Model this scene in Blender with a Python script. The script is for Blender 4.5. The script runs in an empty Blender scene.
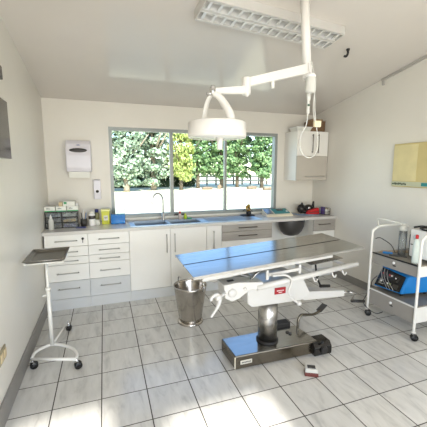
import bpy, bmesh, math, random
from mathutils import Vector, Matrix
random.seed(7)
C = bpy.context.scene.collection
S = bpy.context.scene
PI = math.pi

# ---------------------------------------------------------------- camera
CAMZ = 1.5758
cam_d = bpy.data.cameras.new('camera')
cam_d.sensor_width = 36.0; cam_d.sensor_fit = 'HORIZONTAL'
cam_d.lens = 314.42 / 427 * 36.0
cam_d.clip_start = 0.05; cam_d.clip_end = 400
cam = bpy.data.objects.new('camera', cam_d); C.objects.link(cam)
yaw, pitch = 0.3337, 0.139
cam.location = (0, 0, CAMZ)
cam.rotation_euler = (PI/2 - pitch, 0, -yaw)
S.camera = cam

# ---------------------------------------------------------------- world, sun, exposure
w = bpy.data.worlds.new('sky'); S.world = w; w.use_nodes = True
nt = w.node_tree; nt.nodes.clear()
wo = nt.nodes.new('ShaderNodeOutputWorld'); bg = nt.nodes.new('ShaderNodeBackground')
sky = nt.nodes.new('ShaderNodeTexSky'); sky.sky_type = 'NISHITA'
sky.sun_disc = False; sky.sun_elevation = math.radians(38); sky.sun_rotation = math.radians(182)
sky.air_density = 1.0; sky.dust_density = 0.15; sky.ozone_density = 3.0
bg.inputs['Strength'].default_value = 0.42
nt.links.new(sky.outputs[0], bg.inputs[0]); nt.links.new(bg.outputs[0], wo.inputs[0])

SUN_EL, SUN_AZ = math.radians(42), math.radians(1)
sd = bpy.data.lights.new('sun', 'SUN'); sd.energy = 8.5; sd.angle = math.radians(2.5); sd.color = (1.0, 0.96, 0.90)
so = bpy.data.objects.new('sun', sd); C.objects.link(so)
_dir = Vector((math.sin(SUN_AZ)*math.cos(SUN_EL), math.cos(SUN_AZ)*math.cos(SUN_EL), -math.sin(SUN_EL)))
so.rotation_euler = _dir.to_track_quat('-Z', 'Y').to_euler(); so.location = (0, -6, 8)

def area(name, loc, target, sx, sy, power, col):
    d = bpy.data.lights.new(name, 'AREA'); d.shape = 'RECTANGLE'; d.size = sx; d.size_y = sy; d.energy = power; d.color = col
    o = bpy.data.objects.new(name, d); C.objects.link(o); o.location = loc
    o.rotation_euler = (Vector(target) - Vector(loc)).to_track_quat('-Z', 'Y').to_euler(); return o
FILL_COL = (1.0, 0.985, 0.955)
area('fill_rear_window', (2.10, -1.19, 1.25), (1.6, 3.0, 1.2), 2.0, 0.75, 26, FILL_COL)  # added fill lamp, set in a made-up rear window opening
area('fill_rear_door', (0.15, -1.19, 1.6), (2.9, 3.4, 1.5), 1.5, 2.2, 54, FILL_COL)  # added fill lamp at the rear, aimed to brighten the right wall

vs = S.view_settings
S.display_settings.display_device = 'sRGB'
vs.view_transform = 'Standard'; vs.look = 'None'; vs.exposure = 0.38; vs.gamma = 1.0; vs.use_curve_mapping = False

# ---------------------------------------------------------------- materials
def lin(c):
    return tuple(((v/255)/12.92 if v/255 <= 0.04045 else (((v/255)+0.055)/1.055)**2.4) for v in c)
def mat(name, rgb, rough=0.5, metal=0.0, var=0.06, scale=8.0, bump=0.0, coat=0.0, stretch=None, spec=None):
    m = bpy.data.materials.new(name); m.use_nodes = True
    n = m.node_tree.nodes; L = m.node_tree.links; b = n['Principled BSDF']
    c = lin(rgb)
    tc = n.new('ShaderNodeTexCoord'); mp = n.new('ShaderNodeMapping'); no = n.new('ShaderNodeTexNoise')
    L.new(tc.outputs['Object'], mp.inputs[0]); L.new(mp.outputs[0], no.inputs['Vector'])
    if stretch: mp.inputs['Scale'].default_value = stretch
    no.inputs['Scale'].default_value = scale; no.inputs['Detail'].default_value = 4
    r = n.new('ShaderNodeValToRGB'); L.new(no.outputs['Fac'], r.inputs[0])
    r.color_ramp.elements[0].position = 0.3; r.color_ramp.elements[1].position = 0.7
    r.color_ramp.elements[0].color = tuple(v*(1-var) for v in c) + (1,)
    r.color_ramp.elements[1].color = tuple(min(1, v*(1+var)) for v in c) + (1,)
    L.new(r.outputs[0], b.inputs['Base Color'])
    b.inputs['Roughness'].default_value = rough; b.inputs['Metallic'].default_value = metal
    if coat: b.inputs['Coat Weight'].default_value = coat; b.inputs['Coat Roughness'].default_value = 0.08
    if spec is not None: b.inputs['Specular IOR Level'].default_value = spec
    if bump:
        bp = n.new('ShaderNodeBump'); bp.inputs['Strength'].default_value = bump; bp.inputs['Distance'].default_value = 0.004
        L.new(no.outputs['Fac'], bp.inputs['Height']); L.new(bp.outputs[0], b.inputs['Normal'])
    return m
def clearmat(name, tint, gloss=0.12, alpha=0.0, rough=0.03):
    """thin clear sheet: mostly see-through, a little mirror, optional body colour"""
    m = bpy.data.materials.new(name); m.use_nodes = True
    n = m.node_tree.nodes; L = m.node_tree.links; n.clear()
    o = n.new('ShaderNodeOutputMaterial'); t = n.new('ShaderNodeBsdfTransparent'); g = n.new('ShaderNodeBsdfGlossy')
    t.inputs[0].default_value = lin(tint) + (1,)
    g.inputs['Roughness'].default_value = rough
    fr = n.new('ShaderNodeLayerWeight'); fr.inputs['Blend'].default_value = gloss
    mx = n.new('ShaderNodeMixShader')
    L.new(fr.outputs['Fresnel'], mx.inputs[0]); L.new(t.outputs[0], mx.inputs[1]); L.new(g.outputs[0], mx.inputs[2])
    last = mx
    if alpha:
        d = n.new('ShaderNodeBsdfDiffuse'); d.inputs[0].default_value = lin(tint) + (1,)
        m2 = n.new('ShaderNodeMixShader'); m2.inputs[0].default_value = alpha
        L.new(mx.outputs[0], m2.inputs[1]); L.new(d.outputs[0], m2.inputs[2]); last = m2
    L.new(last.outputs[0], o.inputs[0])
    return m

def tile_floor():
    m = bpy.data.materials.new('marble_tiles'); m.use_nodes = True
    n = m.node_tree.nodes; L = m.node_tree.links; b = n['Principled BSDF']
    def math_(op, a, b_=None, c=None):
        k = n.new('ShaderNodeMath'); k.operation = op
        for i, v in enumerate((a, b_, c)):
            if v is None: continue
            if isinstance(v, (int, float)): k.inputs[i].default_value = v
            else: L.new(v, k.inputs[i])
        return k.outputs[0]
    tc = n.new('ShaderNodeTexCoord'); sp = n.new('ShaderNodeSeparateXYZ'); L.new(tc.outputs['Object'], sp.inputs[0])
    u = math_('DIVIDE', math_('SUBTRACT', sp.outputs[0], -0.3929), 0.3095)
    v = math_('DIVIDE', math_('SUBTRACT', sp.outputs[1], 3.0104), 0.2951)
    def edge(t, g):
        f = math_('FRACT', t); d = math_('MINIMUM', f, math_('SUBTRACT', 1.0, f))
        return math_('LESS_THAN', d, g)
    gx, gy = edge(u, 0.0125), edge(v, 0.0115)
    grout = math_('MAXIMUM', gx, gy)
    fl = n.new('ShaderNodeCombineXYZ'); L.new(math_('FLOOR', u), fl.inputs[0]); L.new(math_('FLOOR', v), fl.inputs[1])
    wn = n.new('ShaderNodeTexWhiteNoise'); wn.noise_dimensions = '3D'; L.new(fl.outputs[0], wn.inputs['Vector'])
    # marbling: streaks running diagonally, offset per tile
    mp = n.new('ShaderNodeMapping'); mp.inputs['Rotation'].default_value = (0, 0, math.radians(42)); mp.inputs['Scale'].default_value = (16, 4, 1)
    off = n.new('ShaderNodeVectorMath'); off.operation = 'MULTIPLY_ADD'; L.new(wn.outputs['Color'], off.inputs[0]); off.inputs[1].default_value = (9, 9, 9); L.new(tc.outputs['Object'], off.inputs[2])
    L.new(off.outputs[0], mp.inputs[0])
    no = n.new('ShaderNodeTexNoise'); no.inputs['Scale'].default_value = 1.0; no.inputs['Detail'].default_value = 6; no.inputs['Roughness'].default_value = 0.6; no.inputs['Distortion'].default_value = 0.6
    L.new(mp.outputs[0], no.inputs['Vector'])
    r = n.new('ShaderNodeValToRGB'); L.new(no.outputs['Fac'], r.inputs[0])
    e = r.color_ramp.elements; e[0].position = 0.28; e[0].color = lin((182, 180, 175)) + (1,)
    e[1].position = 0.66; e[1].color = lin((213, 211, 205)) + (1,)
    x = e.new(0.46); x.color = lin((204, 202, 196)) + (1,)
    mul = n.new('ShaderNodeMix'); mul.data_type = 'RGBA'; mul.blend_type = 'MULTIPLY'; mul.inputs[0].default_value = 1
    tv = n.new('ShaderNodeMapRange'); tv.inputs[3].default_value = 0.94; tv.inputs[4].default_value = 1.04; L.new(wn.outputs['Value'], tv.inputs[0])
    L.new(r.outputs[0], mul.inputs[6]); L.new(tv.outputs[0], mul.inputs[7])
    mx = n.new('ShaderNodeMix'); mx.data_type = 'RGBA'; L.new(grout, mx.inputs[0]); L.new(mul.outputs[2], mx.inputs[6]); mx.inputs[7].default_value = lin((70, 65, 58)) + (1,)
    L.new(mx.outputs[2], b.inputs['Base Color'])
    rr = n.new('ShaderNodeMapRange'); rr.inputs[3].default_value = 0.17; rr.inputs[4].default_value = 0.85; L.new(grout, rr.inputs[0]); L.new(rr.outputs[0], b.inputs['Roughness']); b.inputs['Specular IOR Level'].default_value = 0.6
    bp = n.new('ShaderNodeBump'); bp.inputs['Strength'].default_value = 0.35; bp.inputs['Distance'].default_value = 0.002; bp.invert = True
    L.new(grout, bp.inputs['Height']); L.new(bp.outputs[0], b.inputs['Normal'])
    return m

M = dict(
    wall=mat('painted_wall', (222, 218, 209), 0.36, var=0.015, scale=3, spec=0.4),
    ceil=mat('ceiling_panel', (216, 210, 202), 0.12, var=0.015, scale=2, spec=0.6),
    floor=tile_floor(),
    skirt=mat('grey_skirting_tile', (136, 133, 128), 0.4, var=0.06, scale=12),
    lam=mat('white_laminate', (236, 234, 228), 0.38, var=0.01),
    glam=mat('pale_grey_laminate', (206, 207, 206), 0.36, var=0.02),
    grey=mat('grey_brown_laminate', (166, 160, 152), 0.42, var=0.07, scale=6, stretch=(1, 1, 14)),
    top=mat('worktop_laminate', (205, 201, 195), 0.22, var=0.04, scale=60),
    steel=mat('brushed_steel', (172, 170, 166), 0.27, 1.0, var=0.05, scale=5, stretch=(2, 30, 30)),
    tablesteel=mat('table_steel', (178, 178, 176), 0.17, 1.0, var=0.07, scale=3, stretch=(2, 12, 1)),
    darksteel=mat('dark_brushed_steel', (118, 112, 102), 0.26, 1.0, var=0.08, scale=5, stretch=(4, 4, 24)),
    sinksteel=mat('sink_steel', (170, 180, 190), 0.32, 1.0, var=0.03),
    chrome=mat('chrome', (205, 205, 205), 0.12, 1.0, var=0.01),
    bucket=mat('bucket_steel', (188, 182, 174), 0.2, 1.0, var=0.05, scale=4, stretch=(1, 1, 8)),
    handle=mat('satin_handle', (178, 176, 172), 0.4, 0.3, var=0.02),
    dhandle=mat('dark_satin_handle', (90, 82, 74), 0.4, 0.8, var=0.02),
    alu=mat('window_aluminium', (142, 147, 145), 0.4, 0.2, var=0.02),
    enamel=mat('white_enamel', (192, 190, 186), 0.28, var=0.015, coat=0.3),
    frame_white=mat('white_tube_enamel', (226, 224, 218), 0.28, var=0.015, coat=0.3),
    cream=mat('cream_enamel', (222, 219, 213), 0.32, var=0.015),
    white=mat('white_plastic', (236, 235, 233), 0.35, var=0.01),
    lilac=mat('cool_white_plastic', (222, 219, 226), 0.3, var=0.01),
    black=mat('black_rubber', (24, 23, 23), 0.5, var=0.1),
    gloss=mat('black_gloss_plastic', (16, 15, 16), 0.15, var=0.05),
    screen=mat('dark_screen', (58, 56, 52), 0.12, var=0.03),
    dkgrey=mat('dark_grey_plastic', (62, 60, 58), 0.4, var=0.05),
    bowl=mat('charcoal_plastic', (64, 62, 61), 0.33, var=0.05),
    midgrey=mat('trolley_grey', (156, 152, 146), 0.3, 0.15, var=0.02),
    trtop=mat('trolley_surface', (134, 127, 114), 0.4, 0.2, var=0.08),
    blue=mat('blue_casing', (16, 122, 196), 0.3, var=0.03),
    teal=mat('teal_panel', (32, 128, 130), 0.4, var=0.06),
    bliquid=mat('blue_liquid', (20, 136, 222), 0.15, var=0.04),
    yellow=mat('yellow_green_plastic', (208, 210, 62), 0.35, var=0.04),
    lime=mat('lime_plastic', (170, 200, 40), 0.35, var=0.03),
    red=mat('red_fabric', (198, 32, 38), 0.5, var=0.08),
    darkred=mat('dark_red_plastic', (96, 40, 32), 0.4, var=0.05),
    green=mat('green_print', (44, 150, 92), 0.5, var=0.03),
    card=mat('white_card', (226, 226, 218), 0.55, var=0.02),
    beige=mat('beige_card', (204, 186, 150), 0.6, var=0.05),
    brown=mat('brown_wicker', (140, 112, 84), 0.7, var=0.25, scale=60, bump=0.6),
    khaki=mat('khaki_card', (200, 184, 128), 0.55, var=0.05, scale=5),
    khaki2=mat('khaki_card_faded', (214, 202, 152), 0.55, var=0.05, scale=9),
    brass=mat('brass', (176, 140, 70), 0.3, 0.9, var=0.08),
    gold=mat('brown_tape', (160, 136, 104), 0.4, var=0.05),
    bluecloth=mat('blue_grey_cord', (110, 128, 150), 0.5, var=0.1),
    purple=mat('purple_print', (88, 78, 140), 0.4, var=0.1),
    clear=clearmat('clear_plastic', (232, 235, 235), 0.25, 0.12),
    cleartub=clearmat('clear_tub_plastic', (244, 247, 248), 0.12),
    frost=clearmat('frosted_plastic', (228, 228, 222), 0.2, 0.72, 0.2),
    glass=clearmat('window_glass', (250, 252, 251), 0.06),
    lawn=mat('dry_lawn', (214, 208, 176), 0.9, var=0.15, scale=0.8),
    bark=mat('pale_bark', (150, 136, 116), 0.9, var=0.2, scale=6),
    dbark=mat('dark_bark', (96, 84, 68), 0.9, var=0.2, scale=6),
    log=mat('log_wood', (132, 114, 92), 0.9, var=0.2, scale=6),
    rail=mat('weathered_rail', (170, 165, 150), 0.9, var=0.1),
)
def leafmat(name, dark, light):
    m = bpy.data.materials.new(name); m.use_nodes = True
    n = m.node_tree.nodes; L = m.node_tree.links; b = n['Principled BSDF']
    g = n.new('ShaderNodeNewGeometry'); r = n.new('ShaderNodeValToRGB'); L.new(g.outputs['Random Per Island'], r.inputs[0])
    r.color_ramp.elements[0].color = lin(dark) + (1,); r.color_ramp.elements[1].color = lin(light) + (1,)
    L.new(r.outputs[0], b.inputs['Base Color']); b.inputs['Roughness'].default_value = 0.6
    return m
M['leaf_pale'] = leafmat('pale_blue_green_leaves', (80, 106, 76), (190, 204, 176))
M['leaf_yellow'] = leafmat('yellow_green_leaves', (120, 138, 64), (206, 214, 130))
M['leaf_green'] = leafmat('mid_green_leaves', (52, 88, 48), (146, 176, 116))
M['leaf_dark'] = leafmat('dark_hedge_leaves', (34, 54, 34), (84, 104, 68))

# ---------------------------------------------------------------- mesh helpers
def nb(): return bmesh.new()
def box(bm, x0, x1, y0, y1, z0, z1, bev=0.0):
    vs_ = bmesh.ops.create_cube(bm, size=1.0)['verts']
    for v in vs_:
        v.co = Vector(((x0+x1)/2 + v.co.x*(x1-x0), (y0+y1)/2 + v.co.y*(y1-y0), (z0+z1)/2 + v.co.z*(z1-z0)))
    if bev:
        es = list({e for v in vs_ for e in v.link_edges})
        bmesh.ops.bevel(bm, geom=es, offset=bev, segments=2, affect='EDGES', profile=0.5)
    return bm
def hexa(bm, bot, topv, bev=0.0):
    """eight-corner solid: bottom quad and top quad, same winding"""
    v = [bm.verts.new(p) for p in bot] + [bm.verts.new(p) for p in topv]
    n = len(bot)
    fs = [bm.faces.new(v[:n][::-1]), bm.faces.new(v[n:])]
    for i in range(n): fs.append(bm.faces.new((v[i], v[(i+1) % n], v[n+(i+1) % n], v[n+i])))
    bmesh.ops.recalc_face_normals(bm, faces=fs)
    if bev:
        bmesh.ops.bevel(bm, geom=list({e for f in fs for e in f.edges}), offset=bev, segments=2, affect='EDGES', profile=0.5)
    return bm
def prism_y(bm, pts, y0, y1, bev=0.0):   # outline in x,z extruded along y
    return hexa(bm, [(x, y0, z) for x, z in pts], [(x, y1, z) for x, z in pts], bev)
def prism_x(bm, pts, x0, x1, bev=0.0):   # outline in y,z extruded along x
    return hexa(bm, [(x0, y, z) for y, z in pts], [(x1, y, z) for y, z in pts], bev)
def tube(bm, pts, r, seg=10, smooth=0, cap=True, flat=1.0):
    P = [Vector(p) for p in pts]; R = r if isinstance(r, (list, tuple)) else [r]*len(P)
    if smooth:
        Q, RR = [], []
        for i in range(len(P)-1):
            p0, p1, p2, p3 = P[max(i-1, 0)], P[i], P[i+1], P[min(i+2, len(P)-1)]
            for k in range(smooth):
                t = k/smooth
                Q.append(0.5*((2*p1)+(-p0+p2)*t+(2*p0-5*p1+4*p2-p3)*t*t+(-p0+3*p1-3*p2+p3)*t**3)); RR.append(R[i]+(R[i+1]-R[i])*t)
        Q.append(P[-1]); RR.append(R[-1]); P, R = Q, RR
    T = [(P[min(i+1, len(P)-1)]-P[max(i-1, 0)]).normalized() for i in range(len(P))]
    up = Vector((0, 0, 1)) if abs(T[0].z) < 0.9 else Vector((0, 1, 0))
    N = (up - T[0]*up.dot(T[0])).normalized(); rings = []
    for i, p in enumerate(P):
        N = (N - T[i]*N.dot(T[i])).normalized(); B = T[i].cross(N)
        rings.append([bm.verts.new(p + (N*math.cos(2*PI*k/seg)*R[i]*flat + B*math.sin(2*PI*k/seg)*R[i])) for k in range(seg)])
    for a, b in zip(rings, rings[1:]):
        for k in range(seg):
            f = bm.faces.new((a[k], a[(k+1) % seg], b[(k+1) % seg], b[k])); f.smooth = True
    if cap:
        bm.faces.new(rings[0][::-1]); bm.faces.new(rings[-1])
    return bm
def lathe(bm, prof, c=(0, 0, 0), seg=28, sx=1.0, sy=1.0, axis='z', smooth=True):
    """profile of (radius, height) turned about an axis through c"""
    c = Vector(c); rings = []
    for r, z in prof:
        ring = []
        for k in range(seg):
            a = 2*PI*k/seg; u, v = math.cos(a)*max(r, 1e-4)*sx, math.sin(a)*max(r, 1e-4)*sy
            d = {'z': (u, v, z), 'x': (z, u, v), 'y': (u, z, v)}[axis]
            ring.append(bm.verts.new(c + Vector(d)))
        rings.append(ring)
    fs = []
    for a, b in zip(rings, rings[1:]):
        for k in range(seg):
            f = bm.faces.new((a[k], a[(k+1) % seg], b[(k+1) % seg], b[k])); f.smooth = smooth; fs.append(f)
    fs.append(bm.faces.new(rings[0][::-1])); fs.append(bm.faces.new(rings[-1]))
    bmesh.ops.recalc_face_normals(bm, faces=fs)
    return bm
def rod(bm, a, b, r, seg=12): return tube(bm, [a, b], r, seg)
def ball(bm, c, r, sx=1, sy=1, sz=1, seg=14):
    vs_ = bmesh.ops.create_uvsphere(bm, u_segments=seg, v_segments=max(6, seg//2), radius=1)['verts']
    for v in vs_: v.co = Vector((c[0]+v.co.x*r*sx, c[1]+v.co.y*r*sy, c[2]+v.co.z*r*sz))
    for f in {f for v in vs_ for f in v.link_faces}: f.smooth = True
    return bm
def quadpanel(bm, P, th):
    """slab from 4 top corners, given thickness downward"""
    P = [Vector(p) for p in P]; n = (P[1]-P[0]).cross(P[3]-P[0]).normalized()
    if n.z < 0: n = -n
    return hexa(bm, [p - n*th for p in P], P)

def obj(name, bm, m, parent=None, label=None):
    me = bpy.data.meshes.new(name)
    if parent is not None:
        root = parent
        while root.parent: root = root.parent
        if root.get('_w', 1): bmesh.ops.translate(bm, verts=bm.verts, vec=-Vector(root.location))
    bm.to_mesh(me); bm.free()
    me.materials.append(m if not isinstance(m, str) else M[m])
    o = bpy.data.objects.new(name, me); C.objects.link(o)
    if parent is not None: o.parent = parent
    if label: o['label'] = label
    return o
LOCALS = []
def thing(name, label, cat, loc=(0, 0, 0), rotz=0.0, group=None, local=False):
    o = bpy.data.objects.new(name, None); C.objects.link(o); o.empty_display_size = 0.05
    o.location = loc; o.rotation_euler = (0, 0, rotz); o['label'] = label; o['category'] = cat
    if group: o['group'] = group
    if local: o['_w'] = 0; LOCALS.append(o)
    return o
def single(name, bm, m, label, cat, group=None, loc=None):
    """a thing that is one mesh; its origin goes to the middle of its foot"""
    if loc is None:
        xs = [v.co.x for v in bm.verts]; ys = [v.co.y for v in bm.verts]; zs = [v.co.z for v in bm.verts]
        loc = Vector(((min(xs)+max(xs))/2, (min(ys)+max(ys))/2, min(zs)))
        bmesh.ops.translate(bm, verts=bm.verts, vec=-loc)
    o = obj(name, bm, m); o.location = loc; o['label'] = label; o['category'] = cat
    if group: o['group'] = group
    return o
def struct(name, bm, m, parent=None):
    o = obj(name, bm, m, parent)
    o['kind'] = 'structure'
    return o
def dup(root, loc, rotz=None, label=None, scale=None):
    r = root.copy(); C.objects.link(r); r.location = loc
    if rotz is not None: r.rotation_euler = (0, 0, rotz)
    if label: r['label'] = label
    if scale: r.scale = scale
    for ch in list(root.children):
        c = ch.copy(); C.objects.link(c); c.parent = r
        for g in ch.children:
            d = g.copy(); C.objects.link(d); d.parent = c
    return r

# ---------------------------------------------------------------- room shell
XL, XR, YB, YR = -0.66, 3.205, 4.323, -1.2
def zc(y): return 2.4213 + 0.1763*(YB - y)
WX0, WX1, WZ0, WZ1 = 0.08, 2.53, 0.935, 2.115
struct('floor', box(nb(), XL-0.12, XR+0.12, YR-0.12, YB+0.12, -0.05, 0), 'floor')
bm = nb(); y0, y1 = YR-0.12, YB+0.12
prism_x(bm, [(y0, zc(y0)), (y1, zc(y1)), (y1, zc(y1)+0.08), (y0, zc(y0)+0.08)], XL-0.12, XR+0.12)
struct('ceiling', bm, 'ceil')
for nm, xa, xb in (('wall_left', XL-0.12, XL), ('wall_right', XR, XR+0.12)):
    struct(nm, prism_x(nb(), [(y0, 0), (y1, 0), (y1, zc(y1)), (y0, zc(y0))], xa, xb), 'wall')
bm = nb(); zt = zc(YB)-0.002
box(bm, XL, WX0, YB, YB+0.12, 0, zt); box(bm, WX1, XR, YB, YB+0.12, 0, zt)
box(bm, WX0, WX1, YB, YB+0.12, 0, WZ0); box(bm, WX0, WX1, YB, YB+0.12, WZ1, zt)
struct('wall_back', bm, 'wall')
# unseen rear wall behind the camera: openings made up, shaped to place sun patches
bm = nb(); zr = zc(YR)-0.002
for a, b_ in ((XL, -0.66+0.02), (-0.10, 0.27), (0.95, 1.10), (3.10, XR)): box(bm, a, b_, YR-0.12, YR, 0, 3.0)
box(bm, XL, XR, YR-0.12, YR, 3.0, zr); box(bm, 1.10, 3.10, YR-0.12, YR, 0, 0.85); box(bm, 1.10, 3.10, YR-0.12, YR, 1.6, 3.0); box(bm, 0.27, 0.95, YR-0.12, YR, 2.8, 3.0)
struct('wall_rear', bm, 'wall')
# skirting
bm = nb(); box(bm, XL, XL+0.012, YR, 3.74, 0, 0.15, 0.002); struct('baseboard_left', bm, 'skirt')
bm = nb(); box(bm, XR-0.012, XR, YR, 3.74, 0, 0.10, 0.002); struct('baseboard_right', bm, 'skirt')
# conduit cover high on the right wall
bm = nb()
hexa(bm, [(XR-0.03, 0.3, zc(0.3)-0.028), (XR, 0.3, zc(0.3)-0.028), (XR, 3.06, zc(3.06)-0.024), (XR-0.03, 3.06, zc(3.06)-0.024)],
     [(XR-0.03, 0.3, zc(0.3)-0.001), (XR, 0.3, zc(0.3)-0.001), (XR, 3.06, zc(3.06)-0.001), (XR-0.03, 3.06, zc(3.06)-0.001)])
box(bm, XR-0.02, XR, 3.03, 3.055, 2.57, 2.63)
struct('trim_1', bm, mat('grey_conduit', (176, 172, 166), 0.5))
# window
wnd = bpy.data.objects.new('window_1', None); C.objects.link(wnd); wnd['kind'] = 'structure'; wnd.location = (0, 0, 0)
bm = nb(); f = 0.042; ya, yb_ = YB-0.012, YB+0.075
box(bm, WX0, WX0+f, ya, yb_, WZ0, WZ1); box(bm, WX1-f, WX1, ya, yb_, WZ0, WZ1)
box(bm, WX0+f, WX1-f, ya, yb_, WZ0, WZ0+f); box(bm, WX0+f, WX1-f, ya, yb_, WZ1-f, WZ1)
struct('window_frame', bm, 'alu', wnd)
for x, w2 in ((0.892, 0.022), (1.690, 0.016)):
    bm = nb(); box(bm, x-w2, x+w2, ya+0.015, yb_-0.01, WZ0+f, WZ1-f, 0.003); struct('mullion', bm, 'alu', wnd)
for a, b_ in ((WX0+f, 0.87), (0.914, 1.674), (1.706, WX1-f)):
    bm = nb(); box(bm, a, b_, YB+0.03, YB+0.034, WZ0+f, WZ1-f); struct('pane', bm, 'glass', wnd)
bm = nb(); box(bm, WX0-0.02, WX1+0.02, YB-0.03, YB-0.0125, WZ0-0.018, WZ0-0.001, 0.003)
struct('window_sill', bm, 'lam', wnd)
bm = nb()
box(bm, WX0-0.045, WX0, YB-0.012, YB-0.0005, WZ0, WZ1+0.045); box(bm, WX1, WX1+0.045, YB-0.012, YB-0.0005, WZ0, WZ1+0.045)
box(bm, WX0, WX1, YB-0.012, YB-0.0005, WZ1, WZ1+0.045)
struct('window_trim', bm, 'wall', wnd)

# ---------------------------------------------------------------- outdoors
GZ = -0.3
struct('ground_lawn', box(nb(), -60, 90, YB+0.3, 120, GZ-0.1, GZ), 'lawn')
def crown(n, shape, size, seedv, droop=0.0):
    """leaf clumps spread over a rounded crown; every clump carries a shell of leaves"""
    rnd = random.Random(seedv); bm = nb(); rx, ry, h, z0 = shape
    cl = []
    for i in range(46):
        t_ = (i+0.5)/46; z = z0 + 0.35 + t_*(h-0.7)
        prof = math.sin(PI*min(1, 0.16+0.84*t_))**0.45 * rnd.uniform(0.55, 1.0)
        a = i*2.39996 + rnd.uniform(-0.4, 0.4)
        cl.append((Vector((math.cos(a)*rx*prof*0.85, math.sin(a)*ry*prof*0.85, z + rnd.uniform(-0.35, 0.35))), rnd.uniform(0.42, 0.78)))
    for i in range(n):
        c0, r = cl[i % len(cl)]
        d = Vector((rnd.gauss(0, 1), rnd.gauss(0, 1), rnd.gauss(0, 1))).normalized()
        c = c0 + Vector((d.x*r*1.15, d.y*r, d.z*r*0.62))*rnd.uniform(0.75, 1.08)
        if c.z < z0: continue
        s_ = size*rnd.uniform(0.6, 1.3)
        nrm = (d + Vector((rnd.gauss(0, .5), rnd.gauss(0, .5), rnd.gauss(0, .5)))).normalized()
        a = nrm.orthogonal().normalized(); b = nrm.cross(a)
        q = rnd.uniform(0, PI); a, b = a*math.cos(q)+b*math.sin(q), b*math.cos(q)-a*math.sin(q)
        if droop: b = (b*(1-droop) + Vector((0, 0, -droop))).normalized()
        bm.faces.new([bm.verts.new(c + a*s_*0.42*p + b*s_*0.55*q2) for p, q2 in ((-1, 0), (0, -1), (1, 0), (0, 1))])
    return bm
def trunkmesh(h, r, seedv, lean=0.0):
    rnd = random.Random(seedv); bm = nb()
    tube(bm, [(0, 0, -0.05), (lean*0.3, 0, h*0.3), (lean*0.6, 0.05, h*0.6), (lean, 0, h)], [r*1.15, r, r*0.85, r*0.4], 10, smooth=3)
    for k in range(4):
        a = rnd.uniform(0, 2*PI); z = h*rnd.uniform(0.3, 0.7)
        tube(bm, [(lean*z/h, 0, z), (lean*z/h+math.cos(a)*h*0.2, math.sin(a)*h*0.2, z+h*0.16), (lean*z/h+math.cos(a)*h*0.34, math.sin(a)*h*0.34, z+h*0.34)], [r*0.5, r*0.35, r*0.12], 6)
    return bm
G_ = 'trees across the lawn'
kinds = {}
def tree(kind, x, y, sc, rz, label):
    spec = dict(pale=((1.45, 1.2, 7.8, 0.45), 0.24, 9000, 'leaf_pale', 'bark', 0.24, 0.0),
                yellow=((1.0, 1.0, 8.4, 0.75), 0.24, 6500, 'leaf_yellow', 'dbark', 0.15, 0.55),
                green=((1.4, 1.2, 7.6, 0.95), 0.23, 8500, 'leaf_green', 'dbark', 0.17, 0.0))[kind]
    if kind not in kinds:
        t = thing({'pale': 'spreading_tree', 'yellow': 'weeping_tree', 'green': 'broadleaf_tree'}[kind], label, 'tree', (0, 0, 0), 0, G_, local=True)
        obj('crown', crown(spec[2], spec[0], spec[1], len(kinds)+3, spec[6]), spec[3], t)
        obj('trunk', trunkmesh(6.0, spec[5], len(kinds)+11), spec[4], t)
        kinds[kind] = t
        t.location = (x, y, GZ); t.rotation_euler = (0, 0, rz); t.scale = (sc, sc, sc)
    else:
        dup(kinds[kind], (x, y, GZ), rz, label, (sc, sc, sc))
tree('pale', 1.80, 27.8, 0.97, 0.2, 'pale green spreading tree at the left edge of the window')
tree('pale', 4.3, 29.2, 1.0, 2.1, 'pale green spreading tree with the second pale trunk from the left of the window')
tree('yellow', 6.75, 28.6, 1.0, 0.0, 'yellow green weeping tree right of the first window mullion')
tree('green', 9.0, 30.8, 1.0, 0.5, 'green broadleaf tree just behind the drum of the surgical lamp')
tree('green', 11.25, 30.0, 1.02, 1.9, 'green broadleaf tree behind the second window mullion')
tree('green', 13.5, 31.2, 1.0, 3.0, 'green broadleaf tree in the middle of the right window pane')
tree('green', 15.4, 29.2, 1.0, 4.2, 'green broadleaf tree at the right edge of the window')
tree('green', 18.2, 29.7, 1.0, 5.1, 'green broadleaf tree farthest right, partly hidden by the window frame')
tree('pale', -0.7, 28.0, 1.0, 4.0, 'pale green spreading tree farthest left, partly hidden by the window frame')
bm = nb(); rnd = random.Random(4)
for i in range(3800):
    c = Vector((rnd.uniform(-3, 9.5), rnd.uniform(33.6, 35.0), GZ+rnd.uniform(0.0, 2.0))); s = rnd.uniform(0.15, 0.35)
    a = Vector((rnd.gauss(0, 1), rnd.gauss(0, 1), rnd.gauss(0, 1))).normalized(); b = a.cross(Vector((rnd.gauss(0, 1), rnd.gauss(0, 1), rnd.gauss(0, 1)))).normalized()
    bm.faces.new([bm.verts.new(c + a*s*p + b*s*q) for p, q in ((-1, 0), (0, -1), (1, 0), (0, 1))])
single('hedge', bm, 'leaf_dark', 'dark green hedge low behind the pale trees on the left', 'hedge')
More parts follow.
